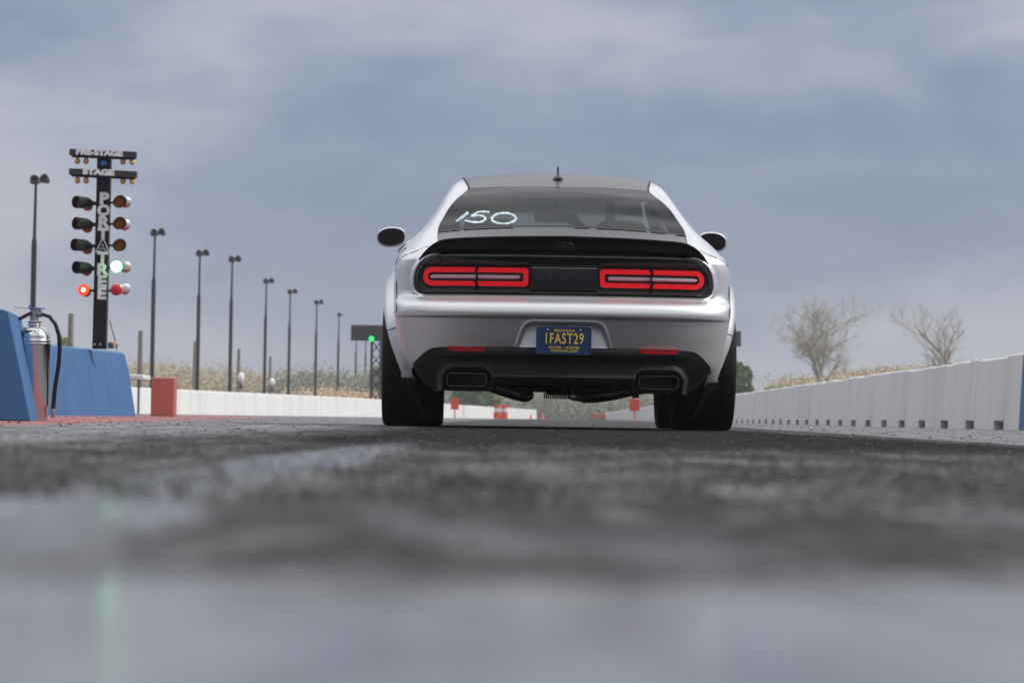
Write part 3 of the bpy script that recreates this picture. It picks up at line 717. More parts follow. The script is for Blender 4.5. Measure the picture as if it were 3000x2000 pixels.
for s in (-1, 1):
    flare(s, 0, True); flare(s, 2.95, False)
    # joint lines and black lower tails of the rear flares
    mb = MB(); pth = []
    a = R(23.5)
    for rr_, uu in ((.49, .890), (.46, .925), (.43, .955), (.410, .963)): pth.append((s*(uu+.003), -math.cos(a)*rr_-.002, .36+math.sin(a)*rr_))
    mb.tube(pth, .0022, 5); mb.build('flare_joint', MT['under'], CAR)
    mb = MB(); P = []; ths = np.linspace(R(-12), R(-44), 14)
    for k, a in enumerate(ths):
        f_ = k/13; lipu = .882-.13*f_; bod = .815-.095*f_
        P += [(s*bod, -math.cos(a)*(.475-.03*f_), .36+math.sin(a)*.46), (s*(lipu-.006), -math.cos(a)*.43, .36+math.sin(a)*.43), (s*lipu, -math.cos(a)*.41, .36+math.sin(a)*.415), (s*(lipu-.03), -math.cos(a)*.39, .36+math.sin(a)*.40)]
    mb.add(P, [(k*4+j, k*4+j+1, (k+1)*4+j+1, (k+1)*4+j) for k in range(13) for j in range(3)])
    mb.build('flare_tail', MT['under'], CAR)
    for cy in (0, 2.95):                                # wheel house liners
        mb = MB(); P = []; n = 24
        for k in range(n+1):
            a = R(-10+200*k/n)
            for uu in (.60, .90): P.append((s*uu, cy-math.cos(a)*.425, .36+math.sin(a)*.425))
        mb.add(P, [(k*2, k*2+1, k*2+3, k*2+2) for k in range(n)])
        mb.add([(s*.60, cy-.43, .2), (s*.60, cy+.43, .2), (s*.60, cy+.43, .79), (s*.60, cy-.43, .79)], [(0, 1, 2, 3)])
        mb.build('wheel_liner', MT['under'], CAR)
# wheels
def wheel(s, cy, uin, uout, r_, name='wheel'):
    w = empty(name, (s*(uin+uout)/2, cy, r_)); w.parent = CAR
    hw = (uout-uin)/2; rot = Matrix.Rotation(R(90), 4, 'Y')
    prof = [(.225, -hw*.80), (.26, -hw*.96), (r_*.86, -hw*1.0), (r_*.93, -hw*.985), (r_*.965, -hw*.955), (r_*.985, -hw*.89), (r_*.995, -hw*.76)]
    gro = []
    for k in (-.5, -.17, .17, .5): gro += [(r_*1.0, hw*k-.006), (r_*.988, hw*k-.004), (r_*.988, hw*k+.004), (r_*1.0, hw*k+.006)]
    prof = prof+gro+[(a, -b) for a, b in reversed(prof)]
    mb = MB(); mb.lathe(prof, 96, rot); mb.v = [(x, y, max(z, -r_+.001)) for x, y, z in mb.v]; mb.build('tyre', MT['rubber'], w, auto=40)
    rm = MB(); rm.lathe([(.228, -hw*.8), (.228, hw*.8), (.215, hw*.82), (.205, hw*.6), (.205, -hw*.8)], 48, rot)
    for k in range(10):
        a = 2*math.pi*k/10; m_ = Matrix.Rotation(a, 4, 'X')
        rm.box((0, 0, 0), (.03, .035, .19), .006, Matrix.Translation((s*hw*.45, 0, 0)) @ m_ @ Matrix.Translation((0, 0, .12)))
    rm.lathe([(.0001, s*hw*.5), (.04, s*hw*.5), (.045, s*hw*.3)], 20, rot); rm.build('rim', MT['darkmetal'], w, auto=40)
for s in (-1, 1):
    wheel(s, 0, .645, .993, .357); wheel(s, 2.95, .735, .975, .345)
# mirrors
for s in (-1, 1):
    mi = empty('side_mirror', (s*1.003, 1.72, 1.172)); mi.parent = CAR
    O = []
    for k in range(40):
        a = 2*math.pi*k/40; x = math.copysign(abs(math.cos(a))**.80, math.cos(a))*.090; z = math.copysign(abs(math.sin(a))**.80, math.sin(a))*.062
        z += .004*(-x*s/.09); x_ = x+s*0*z
        if x*s < 0: z *= 1.0
        else: z *= 1-.10*(x*s/.09)**2
        O.append((x_, z))
    sh = MB(); P = []; n = 40
    for (sc_, y) in ((.88, -.008), (.99, -.004), (1.03, .010), (1.02, .035), (.92, .075), (.6, .10), (.05, .108)): P += [(a*sc_, y, b*sc_) for a, b in O]
    sh.add(P, [(l*n+i, l*n+(i+1) % n, (l+1)*n+(i+1) % n, (l+1)*n+i) for l in range(6) for i in range(n)]); sh.build('mirror_shell', MT['silver'], mi)
    bz = MB(); bz.ring([(a*.91, b*.87) for a, b in O], [(a*.865, b*.81) for a, b in O], -.009, .01); bz.build('bezel', MT['gloss'], mi)
    gl = MB(); gl.prism([(a*.88, b*.83) for a, b in O], -.002, .004); g_ = gl.build('mirror_glass', MT['mirror'], mi)
    g_.rotation_euler = (0, 0, R(-5*s))
    ar = MB(); ar.box((0, 0, 0), (.11, .05, .03), .01, Matrix.Translation((-s*.088, .03, -.058)) @ Matrix.Rotation(R(38*s), 4, 'Y')); ar.build('mirror_arm', MT['silver'], mi)
# antenna
an = MB(); an.lathe([(.034, -.004), (.033, .006), (.026, .016), (.014, .026), (.009, .038), (.007, .052), (.0055, .068), (.004, .078), (.0001, .081)], 24, Matrix.Translation((0, .56, 1.458)) @ Matrix.Scale(1.7, 4, (0, 1, 0)))
an.build('antenna', MT['gloss'], CAR)
# cabin seen through the rear window
for x in (-.40, .40):
    st = MB(); st.box((x, 1.05, .80), (.50, .16, .66), .05, Matrix.Rotation(R(-10), 4, 'X'))
    st.box((x, 1.08, 1.17), (.30, .12, .17), .04); st.build('seat', MT['interior'], CAR)
for x in (-.36, .36): st = MB(); st.box((x, .32, .78), (.52, .14, .55), .05); st.build('rear_seat', MT['interior'], CAR)
cb = MB(); cb.box((0, .45, .45), (1.5, 2.6, .10)); cb.box((0, 2.15, .86), (1.44, .5, .34), .06); cb.box((0, .02, .93), (1.25, .66, .06), .02)
cb.tube([(-.60, .95, .50), (-.60, .95, 1.28), (-.54, .95, 1.39), (.54, .95, 1.39), (.60, .95, 1.28), (.60, .95, .50)], .028, 10)
cb.build('cabin', MT['interior'], CAR)
mb = MB(); mb.box((.02, 1.70, 1.315), (.27, .03, .075), .014); mb.tube([(.02, 1.70, 1.35), (.02, 1.72, 1.42)], .012, 8); mb.build('interior_mirror', MT['interior'], CAR)
mb = MB(); mb.tube([(.10, 1.0, 1.25), (.30, .3, 1.02)], .028, 8); mb.tube([(.335, 1.3, 1.40), (.37, 1.3, 1.0)], .03, 8); mb.build('roll_bar', MT['interior'], CAR)
mb = MB(); mb.tube([(-.36+.19*math.cos(2*math.pi*k/24), 1.72+.05*math.sin(2*math.pi*k/24), 1.02+.18*math.sin(2*math.pi*k/24)) for k in range(25)], .015, 8); mb.build('steering_wheel', MT['interior'], CAR)
mb = MB(); mb.box((0, .30, 1.345), (.20, .03, .02), .005); mb.build('brake_light', MT['interior'], CAR)
# front lamps and grille (for other viewpoints)
for s in (-1, 1):
    for x in (.50, .70):
        mb = MB(); mb.lathe([(.0001, .0), (.055, .0), (.065, -.01), (.07, -.06)], 24, Matrix.Translation((s*x, 3.655-.13*(x-.4), .66)) @ Matrix.Rotation(R(-90), 4, 'X')); mb.build('headlight', MT['clear_lens'], CAR)
mb = MB(); mb.box((0, 3.68, .66), (.8, .12, .16), .02); mb.box((0, 3.66, .40), (1.2, .12, .16), .02); mb.build('grille', MT['gloss'], CAR)
# 150 written on the rear window by hand
def glass_pt(u, w):
    lo, hi = -.448, .346
    for _ in range(40):
        m_ = (lo+hi)/2; ue, we = (float(q) for q in key(m_, 0)); wc = float(smooth_curve(m_, CENTER)); ww = we+(wc-we)*(1-abs(u/ue)**2.3)
        if ww < w: lo = m_
        else: hi = m_
    return Vector((u, (lo+hi)/2-.001, w+.0055))
def stroke(pts, wid):
    P = [glass_pt(*p) for p in pts]; mb = MB(); V = []
    for i, p in enumerate(P):
        a = Vector(pts[min(i+1, len(pts)-1)])-Vector(pts[max(i-1, 0)]); a.normalize(); n = Vector((-a.y, a.x))
        w_ = wid*(0.72+.35*math.sin(i*1.3)*.4+.25*random.random())
        for sg in (-1, 1): V.append(glass_pt(pts[i][0]+n.x*w_*sg/2, pts[i][1]+n.y*w_*sg/2))
    mb.add(V, [(2*i, 2*i+1, 2*i+3, 2*i+2) for i in range(len(P)-1)]); return mb
def cpx(X, Y, v=-.25):
    o_ = at(X, Y, 18+v); e = Vector((math.cos(R(.75)), math.sin(R(.75)), 0)); q = o_-Vector((.262, 18, 0)); return (q.dot(e), q.z)
wr = MB()
def cat(pts):
    out = []; P = [2*np.array(pts[0])-np.array(pts[1])]+[np.array(p) for p in pts]+[2*np.array(pts[-1])-np.array(pts[-2])]
    for i in range(len(pts)-1):
        p0, p1, p2, p3 = P[i:i+4]
        for t in np.linspace(0, 1, 5, endpoint=False): out.append(tuple(0.5*((2*p1)+(-p0+p2)*t+(2*p0-5*p1+4*p2-p3)*t*t+(-p0+3*p1-3*p2+p3)*t**3)))
    out.append(tuple(pts[-1])); return out
for pts, wd in (([(1144, 550), (1085, 610), (1008, 678)], .021), ([(1390, 555), (1340, 548), (1262, 552), (1178, 605)], .0150),
                ([(1178, 605), (1290, 600), (1340, 640), (1310, 680), (1230, 693), (1150, 680), (1105, 665)], .0160),
                ([(1570, 568), (1480, 580), (1420, 630), (1425, 675), (1490, 708), (1580, 712), (1660, 685), (1690, 640), (1660, 595), (1590, 568), (1540, 572)], .0165)):
    pts = [(1080+x/3.92 if x > 1000 or True else x, 480+y/3.92) for x, y in pts] if pts[0][0] > 1200 or True else pts
    q = stroke(cat([cpx(*p) for p in pts]), wd); wr.add(q.v, q.f)
wr.build('handwritten_number', MT['paint_pen'], CAR)
#@@PART2
# ============================================================ materials for the rest
def wall_mat(name, base, streak=(0.3, 0.3, 0.3), amt=0.5, rough=0.75, speck=0.25, sscale=(7, 7, .35), vs=60, bump=.4, chip=(.5, 9, (.03, .03, .035))):
    m = bpy.data.materials.new(name); m.use_nodes = True; nt = m.node_tree; N = nt.nodes; L = nt.links; p = N['Principled BSDF']
    tc = N.new('ShaderNodeTexCoord')
    def nz(sc, st, det=5, ro=.6):
        mp = N.new('ShaderNodeMapping'); mp.inputs['Scale'].default_value = st; L.new(tc.outputs['Object'], mp.inputs[0])
        n = N.new('ShaderNodeTexNoise'); n.inputs['Scale'].default_value = sc; n.inputs['Detail'].default_value = det; n.inputs['Roughness'].default_value = ro; L.new(mp.outputs[0], n.inputs['Vector']); return n.outputs[0]
    def rm(v, a, b, c, d):
        q = N.new('ShaderNodeMapRange'); L.new(v, q.inputs[0])
        for i, x in enumerate((a, b, c, d)): q.inputs[i+1].default_value = x
        return q.outputs[0]
    mx = N.new('ShaderNodeMix'); mx.data_type = 'RGBA'; L.new(rm(nz(1, sscale), .48, .75, 0, amt), mx.inputs[0]); mx.inputs[6].default_value = (*base, 1); mx.inputs[7].default_value = (*streak, 1)
    m3 = N.new('ShaderNodeMix'); m3.data_type = 'RGBA'; L.new(rm(nz(chip[1], (1, 1, 1), 8, .72), .66, .70, 0, chip[0]), m3.inputs[0]); L.new(mx.outputs[2], m3.inputs[6]); m3.inputs[7].default_value = (*chip[2], 1); mx = m3
    vm = N.new('ShaderNodeVectorMath'); vm.operation = 'SCALE'; L.new(mx.outputs[2], vm.inputs[0]); L.new(rm(nz(vs, (1, 1, 1), 4, .75), .3, .7, 1-speck, 1+speck), vm.inputs['Scale'])
    L.new(vm.outputs[0], p.inputs['Base Color']); p.inputs['Roughness'].default_value = rough; p.inputs['Specular IOR Level'].default_value = .3
    if bump:
        b = N.new('ShaderNodeBump'); b.inputs['Strength'].default_value = bump; b.inputs['Distance'].default_value = .004; L.new(nz(vs*1.2, (1, 1, 1)), b.inputs['Height']); L.new(b.outputs[0], p.inputs['Normal'])
    return m
MT['blue'] = wall_mat('blue_painted_concrete', (0.055, 0.155, 0.34), (0.028, 0.075, 0.15), .6, .6, .22, (9, 9, 1.2), 90, .4, (.65, 11, (.26, .34, .42)))
MT['white_wall'] = wall_mat('white_painted_concrete', (0.80, 0.80, 0.79), (0.50, 0.50, 0.50), .5, .8, .04, (.9, .9, .12), 6, 0)
MT['grey_wall'] = wall_mat('dirty_white_concrete', (0.68, 0.67, 0.66), (0.44, 0.44, 0.46), .55, .8, .04, (2.6, .55, .10), 5, 0)
MT['terracotta'] = wall_mat('red_painted_foam', (0.48, 0.135, 0.105), (0.36, 0.09, 0.07), .4, .8, .10, (4, 4, 3), 40)
MT['black_post'] = mat('black_painted_steel', (0.010, 0.0105, 0.013), 0.45, spec=.4, var=.2, vscale=12)
MT['sign_grey'] = mat('dark_grey_sign', (0.045, 0.045, 0.05), 0.5, var=.15, vscale=20)
MT['board'] = mat('scoreboard_black', (0.012, 0.013, 0.014), 0.6)
MT['white_letter'] = mat('white_letter', (0.90, 0.88, 0.90), 0.6, var=.05, vscale=15)
MT['amber_bulb'] = mat('amber_bulb', (0.74, 0.40, 0.14), 0.25, coat=.3, var=.2, vscale=20)
MT['pale_amber'] = mat('pale_amber_bulb', (0.88, 0.58, 0.24), 0.25, coat=.3, var=.2, vscale=20)
MT['blue_bulb'] = mat('blue_bulb', (0.03, 0.20, 0.50), 0.15, coat=.5)
MT['amber_lens'] = mat('amber_lens', (0.60, 0.22, 0.012), 0.35, var=.3, vscale=120)
MT['green_lens'] = mat('unlit_green_lens', (0.0, 0.06, 0.035), 0.3)
MT['green_lit'] = mat('lit_green_lens', (0.3, 0.9, 0.5), 0.4, emis=(0.35, 1.0, 0.45), estr=32.0)
MT['green_rim'] = mat('lit_green_rim', (0.0, 0.5, 0.1), 0.4, emis=(0.0, 0.85, 0.12), estr=1.6)
MT['red_lit'] = mat('lit_red_lamp', (0.8, 0.06, 0.02), 0.4, emis=(1.0, 0.08, 0.02), estr=1.0)
MT['red_core'] = mat('lit_lamp_core', (1, 0.8, 0.5), 0.4, emis=(1.0, 0.62, 0.30), estr=9.0)
MT['red_unlit'] = mat('red_lamp_lens', (0.62, 0.015, 0.02), 0.3, coat=.5, var=.15, vscale=40)
MT['reflector_white'] = mat('silvered_lamp_back', (0.80, 0.80, 0.80), 0.22, .5)
MT['pink_lens'] = mat('worn_red_lens', (0.62, 0.14, 0.12), 0.35, coat=.3, var=.25, vscale=50)
MT['steel'] = mat('scuffed_stainless_steel', (0.62, 0.62, 0.63), 0.17, 1.0, var=.12, vscale=14, vstretch=(1, 1, .3), rvar=.10)
MT['hose'] = mat('black_hose_rubber', (0.012, 0.012, 0.012), 0.38, spec=.5)
MT['alu'] = mat('cast_aluminium', (0.52, 0.51, 0.49), 0.35, .8, var=.3, vscale=50)
MT['handle_black'] = mat('worn_black_handle', (0.02, 0.022, 0.03), 0.3, var=.3, vscale=60)
MT['blue_tie'] = mat('blue_plastic_seal', (0.01, 0.05, 0.5), 0.4)
MT['yellow_hose'] = mat('yellow_cable', (0.75, 0.38, 0.03), 0.5)
MT['pole_black'] = mat('light_pole_steel', (0.016, 0.017, 0.022), 0.55, spec=.3)
MT['wood_pole'] = mat('weathered_wood_pole', (0.22, 0.20, 0.17), 0.9, var=.2, vscale=3)
MT['orange'] = mat('orange_cone_plastic', (0.75, 0.07, 0.025), 0.5)
MT['white_plastic'] = mat('white_band', (0.75, 0.75, 0.75), 0.5)
MT['bark'] = mat('pale_bark', (0.42, 0.38, 0.31), 0.9, var=.2, vscale=2)
MT['twig'] = mat('pale_twigs', (0.50, 0.47, 0.41), 0.9, var=.15, vscale=2)
MT['debris'] = mat('tyre_rubber_crumbs', (0.012, 0.012, 0.012), 0.8)

# ============================================================ near barriers and extinguisher
def frustum_wall(name, p0, p1, tdir, wb, wt, h, m, label, cat, ends=(0.0, 0.0), chips=0.0, group=None, seg=24, ht=None):
    """long barrier from p0 to p1 (ground points of its visible face), body lying on the side of tdir; ends = slope-in at top"""
    p0, p1, tdir = Vector(p0), Vector(p1), Vector(tdir).normalized(); L_ = (p1-p0).length; e = (p1-p0).normalized(); inset_ = (wb-wt)/2
    ht = ht or [(0, 0), (.04, .04), (.30, .25), (.70, .55), (.97, .95), (1.0, 1.25)]
    rows = []
    for k in range(seg+1):
        s = k/seg; row = []
        for face in (0, 1):
            for (zf, inf) in (ht if face == 0 else ht[::-1]):
                z = h*zf; off = inset_*inf
                x = s*L_; x0 = ends[0]*zf; x1 = L_-ends[1]*zf; x = x0+(x1-x0)*s
                side = off if face == 0 else wb-off
                jit = (random.random()-.5)*chips if zf > .9 else 0
                q = p0+e*x+tdir*(side)+Vector((0, 0, z+jit)); row.append(q)
        rows.append(row)
    n = len(rows[0]); o_ = empty(name, (p0+p1)/2+tdir*wb/2)
    V = [q-o_.location for r_ in rows for q in r_]
    fs = [(i*n+k, i*n+(k+1) % n, (i+1)*n+(k+1) % n, (i+1)*n+k) for i in range(seg) for k in range(n)]+[tuple(range(n))[::-1], tuple(range(seg*n, seg*n+n))]
    loc = o_.location.copy(); bpy.data.objects.remove(o_)
    o = mesh_obj(name, V, fs, m, None, True, 30); o.location = loc; tag(o, label, cat, group); return o
# near blue block: faces the camera, right end sloping
def block(name, d, X0, X1, Xt, depth, htop, m, label):
    a = at(X0, 1230, d); b = at(X1, 1230, d); t = at(Xt, 905, d)
    x0, x1, xt, z1 = a.x, b.x, t.x, htop
    n = 60; V = []; Fq = []
    prof = []
    for k in range(n+1):                      # outline: bottom left -> bottom right -> up the slope -> along the top
        prof.append((x0+(x1-x0)*k/n, 0.0))
    for k in range(1, 26): f_ = k/25; prof.append((x1+(xt-x1)*f_+(random.random()-.5)*.0015, z1*f_*.985))
    for k in range(1, 31): f_ = k/30; prof.append((xt-.004+(x0-xt)*f_, z1*(1+.012*f_)+random.choice((0, -.003, .002, -.001))+(.022 if f_ > .30 else .022*f_/.3)))
    mb = MB(); cx = x0; P = [(p-a.x, 0, q) for p, q in prof]; Nn = len(P)
    ins = inset([(p, q) for p, _, q in P], .006)
    V = [(p, .0, q) for p, q in ins]+[(p, .006, q) for p, _, q in P]+[(p, depth, q) for p, _, q in P]
    fs = [(l*Nn+i, l*Nn+(i+1) % Nn, (l+1)*Nn+(i+1) % Nn, (l+1)*Nn+i) for l in range(2) for i in range(Nn)]+[tuple(range(Nn))[::-1], tuple(range(2*Nn, 3*Nn))]
    mb.add(V, fs); o = mb.build(name, m, auto=30); o.location = (a.x, d, 0); tag(o, label, 'barrier')
    # swing it so that its long side points along the line of sight
    w_ = b.x-a.x; ang = R(5.4); o.rotation_euler = (0, 0, ang); o.location = (b.x-w_*math.cos(ang), d-w_*math.sin(ang), 0); return o
bb = block('concrete_barrier', 16.7, -420, 91, 27, 1.1, .585, MT['blue'], 'blue painted concrete barrier end in front of the steel extinguisher')
# long blue centre wall that carries the start light tree
q1 = at(398, 1215, 44.0); q0 = at(-45, 1215, 35.6); q1.z = q0.z = 0
cw = frustum_wall('concrete_barrier', q0, q1, (-1, .12, 0), .62, .34, .885, MT['blue'], 'long blue painted concrete wall standing under the start light tree', 'barrier', ends=(.0, .22), chips=.006, seg=60)
# steel pressure-water extinguisher
EX = empty('fire_extinguisher', (at(96, 1230, 17.5).x, 17.5, 0), R(8)); EX.scale = (1.02, 1.0, .88); EX['label'] = 'scuffed stainless steel fire extinguisher with black hose beside the blue block'; EX['category'] = 'fire extinguisher'
rr = .0885
mb = MB(); mb.lathe([(.0001, .002), (rr*.80, .002), (rr*.84, .0), (rr*.86, .012), (rr*.90, .022), (rr*.90, .085), (rr*.965, .09), (rr*1.0, .098), (rr, .475), (rr*1.015, .480), (rr*1.015, .486), (rr*.995, .489), (rr*.995, .493), (rr*1.015, .496), (rr*1.015, .502), (rr*.99, .506),
                     (rr*.97, .525), (rr*.90, .548), (rr*.78, .570), (rr*.62, .585), (rr*.42, .595), (.030, .599), (.0001, .600)], 64)
exb = mb.build('cylinder', MT['steel'], EX, auto=50)
mb = MB(); mb.lathe([(.034, .592), (.036, .597), (.036, .603), (.033, .607), (.031, .612), (.037, .616), (.038, .622), (.034, .626), (.020, .629), (.018, .672), (.022, .676), (.022, .684), (.0001, .684)], 28); mb.box((.008, 0, .690), (.062, .024, .018), .004); mb.build('valve', MT['alu'], EX)
mb = MB(); mb.box((-.045, 0, .706), (.135, .020, .006), .002, Matrix.Rotation(R(5), 4, 'Y')); mb.box((.018, 0, .700), (.03, .022, .014), .004); mb.build('lever', MT['alu'], EX)
mb = MB(); mb.tube([(.030, 0, .692), (-.005, 0, .684), (-.045, 0, .662), (-.085, 0, .636), (-.100, 0, .612)], [.008, .011, .012, .011, .007], 10); mb.v = [(x, y*1.2, z) for x, y, z in mb.v]; mb.build('carry_handle', MT['handle_black'], EX)
mb = MB(); mb.tube([(-.022, -.014, .700), (-.018, -.02, .718), (-.026, -.02, .726), (-.034, -.016, .712), (-.022, -.014, .700), (.0, -.014, .708), (.055, -.01, .704)], .0035, 6); mb.build('seal', MT['blue_tie'], EX)
mb = MB(); mb.tube([(.020, -.004, .664), (.045, -.01, .668), (.080, -.015, .655), (.112, -.02, .610), (.132, -.022, .540), (.138, -.022, .460), (.132, -.022, .34), (.115, -.022, .20), (.108, -.022, .075)], .0115, 14); hs = mb.build('hose', MT['hose'], EX)
mb = MB(); mb.tube([(.108, -.022, .078), (.107, -.022, .045), (.107, -.022, .018)], [.0125, .0125, .010], 12); mb.build('nozzle', MT['alu'], hs)
mb = MB(); mb.tube([(.015, -.008, .664), (.036, -.009, .667)], .017, 12); mb.build('hose_fitting', MT['darkmetal'], EX)
mb = MB(); mb.box((-.030, -.068, .560), (.045, .012, .016), .004); mb.box((-.062, -.055, .556), (.02, .012, .012), .003); mb.sphere((.004, -.072, .558), .008, 10, 6, (1, .5, 1)); mb.build('bracket', MT['darkmetal'], EX)

# ============================================================ start light tree
TD = 41.6
def tp(X, Y, dd=0.0):
    q = at(X, Y, TD+dd); return q
base = tp(292, 1018); ptop = tp(306.5, 462)
TREE = empty('starting_light_tree', (base.x, TD, .885)); TREE['label'] = 'black start light tree with PRE-STAGE and STAGE bars on the blue wall'; TREE['category'] = 'start lights'
def tl(X, Y, dd=0.0): return tp(X, Y, dd)-TREE.location
a, b = tl(292, 1022), tl(306.5, 462)
ax = (b-a).normalized(); lean = Matrix.Rotation(math.atan2(ax.x, ax.z), 4, 'Y')
mb = MB(); mb.box((0, 0, 0), (.178, .16, (b-a).length), .006, lean); mb.v = [(x+(a.x+b.x)/2, y, z+(a.z+b.z)/2) for x, y, z in mb.v]
post = mb.build('post', MT['black_post'], TREE)
for (X, Y) in ((294, 1009), (277, 1009)):
    mb = MB(); q = tl(X, Y, -.085); mb.sphere(q, .013, 10, 6, (1, .6, 1)); mb.build('bolt', MT['chrome'], post)
def bar(X0, X1, Y0, Y1, txt, tx, size, sx):
    c = (tl(X0, (Y0+Y1)/2)+tl(X1, (Y0+Y1)/2+5.5))/2; w = (X1-X0)/222.8
    mt_ = Matrix.Rotation(R(1.7), 4, 'Y')
    mb = MB(); mb.box((0, 0, 0), (w, .14, (Y1-Y0)/222.8), .004, mt_); mb.v = [(x+c.x, y+c.y-.10, z+c.z) for x, y, z in mb.v]
    o = mb.build('sign_bar', MT['sign_grey'], TREE)
    mb = MB(); mb.box((0, .02, -.052-.0), (w-.05, .10, .02), .003, mt_); mb.v = [(x+c.x, y+c.y-.10, z+c.z) for x, y, z in mb.v]; mb.build('bulb_rail', MT['black_post'], o)
    t = text_obj('lettering', txt, MT['white_letter'], o, (tl(tx, 0).x, c.y-.174, c.z+.004+(tl(tx, 0).x-c.x)*-.03), size, rot=(R(90), R(1.7), 0), sx=sx, bold=.0068, ext=.003)
    return o
b1 = bar(208, 403, 440.5, 459, 'PRE-STAGE', 304, .098, 1.27); b2 = bar(207, 404, 497.5, 516, 'STAGE', 303, .098, 1.40)
for (bo, Y, ms) in ((b1, 473, ('amber_bulb', 'amber_bulb', 'amber_bulb', 'pale_amber')), (b2, 530, ('amber_bulb', 'amber_bulb', 'amber_bulb', 'pale_amber'))):
    for X, mn, dy in zip((227, 252, 360.5, 387.5), ms, (-.5, -.5, 1.5, 2)):
        q = tl(X, Y+dy, -.09); mb = MB(); mb.lathe([(.0001, -.040), (.018, -.037), (.032, -.024), (.040, -.004), (.038, .012), (.028, .030), (.018, .045), (.016, .062)], 20, Matrix.Translation(q)); mb.build('stage_bulb', MT[mn], bo)
q = tl(304, 478.5, -.09); mb = MB(); mb.sphere(q, .045, 18, 10, (1, .7, 1)); mb.build('blue_lamp', MT['blue_bulb'], TREE)
# vertical letters
for i, ch in enumerate('PORTATREE'):
    Y = 583+i*34.7; X = 304.5-i*.87
    q = tl(X, Y, -.09)
    o = text_obj('letter', ch, MT['white_letter'], post, q, .205 if ch != 'O' else .19, rot=(R(90), R(1.3), 0), sx=1.12 if ch not in 'TAO' else 1.06, bold=.011 if ch != 'A' else .013, ext=.004)
    if ch == 'A':
        q2 = tl(X, Y, -.096); o2 = text_obj('letter_core', ch, MT['black_post'], post, q2, .195, rot=(R(90), R(1.3), 0), sx=1.06, bold=.003, ext=.002)
# lamps
def can(X, Y, yaw, lens, r_=.081, L_=.20, lit=False):
    c = tl(X, Y, -.10); h = empty('lamp', c); h.parent = TREE; h.rotation_euler = (0, 0, R(yaw))
    rot = Matrix.Rotation(R(90), 4, 'X')      # local z of lathe -> -y
    mb = MB(); mb.lathe([(.022, -.30), (.026, -.22), (.045, -.17), (r_*.93, -.10), (r_*.98, 0), (r_*1.02, .10), (r_*.96, .10), (r_*.92, .0), (r_*.9, -.05)], 30, rot); mb.build('lamp_can', MT['black_post'], h)
    mb = MB(); mb.lathe([(.0001, -.028), (r_*.5, -.033), (r_*.95, -.045)], 24, rot @ Matrix.Translation((0, 0, .045))); mb.build('lens', lens, h)
    return h
def par(X, Y, yaw, lens, dd=-.10, r_=.079, core=None, rim=None, tilt=0):
    c = tl(X, Y, dd); h = empty('lamp', c); h.parent = TREE; h.rotation_euler = (R(tilt), 0, R(yaw)); rot = Matrix.Rotation(R(90), 4, 'X')
    mb = MB(); mb.lathe([(.018, -.18), (.022, -.13), (.05, -.10), (r_*.9, -.05), (r_, -.008), (r_*.97, .0)], 28, rot); mb.build('lamp_back', MT['reflector_white'] if core is None else MT['black_post'], h)
    mb = MB(); mb.lathe([(.0001, .024), (r_*.5, .019), (r_*.85, .008), (r_*.97, 0)], 28, rot); mb.build('lens', lens, h)
    if core:
        mb = MB(); mb.lathe([(.0001, .034), (core[1]*.7, .031), (core[1], .024)], 20, rot @ Matrix.Translation((core[2], 0, 0))); mb.build('lamp_core', core[0], h)
    return h
AY = [593, 655.5, 718, 784]
for i, Y in enumerate(AY):
    can(239 if i != 2 else 235, Y, -38, MT['amber_lens'] if i < 3 else MT['green_lens'])
for i, Y in enumerate([591.5, 654.5, 718.5]):
    can(350-i*.5, Y, 14, MT['amber_lens'])
gl = par(342, 781, 4, MT['green_rim'], core=(MT['green_lit'], .066, -.004))
par(341, 848.5, 6, MT['red_unlit'], r_=.079, dd=-.12)
rl = par(244.5, 849, -10, MT['red_lit'], r_=.079, core=(MT['red_core'], .026, .004))
# lamps of the far side, seen from behind below the near ones: silvered backs with red faces
for (X, Y) in ((257, 606), (256, 670), (256, 733), (254, 796), (252, 857)):
    h = par(X, Y-4, 20, MT['pink_lens'], dd=.10, r_=.074, tilt=-8)
for (X, Y) in ((369, 598), (366, 664), (368, 788), (366, 852)):
    h = par(X, Y-5, 18, MT['pink_lens'], dd=.12, r_=.074, tilt=0)
    mb = MB(); mb.sphere((0, -.004, .018), .074, 20, 12, (1, .45, .80)); mb.build('silvered_cap', MT['reflector_white'], h)
# lamp arms
for Y in (593, 655, 718, 783, 850):
    for (Xa, Xb) in ((262, 292), (318, 340)):
        mb = MB(); mb.tube([tl(Xa, Y+1, -.02), tl(Xb, Y+1, -.01)], .016, 8); mb.build('lamp_arm', MT['black_post'], TREE)
# cable and yellow hose
mb = MB(); mb.tube([tl(321, 938, .05), tl(327, 960, .05), tl(334, 985, .05), tl(339, 1008, .05), tl(342, 1026, .05)], .007, 6); mb.build('cable', MT['sign_grey'], TREE)
mb = MB(); P = [tl(318, 1003, -.02), tl(328, 1003.5, -.05), tl(339, 1006, -.03), tl(344, 1010, .05), tl(340, 1015, .16), tl(330, 1017, .14)]; mb.tube(P, .012, 8)
o = mb.build('cable', MT['yellow_hose'], TREE); o['label'] = 'yellow cable loop'
mb = MB(); mb.box(tl(325, 1013, .0), (.07, .10, .07), .008); mb.build('junction_box', MT['blue'], TREE)

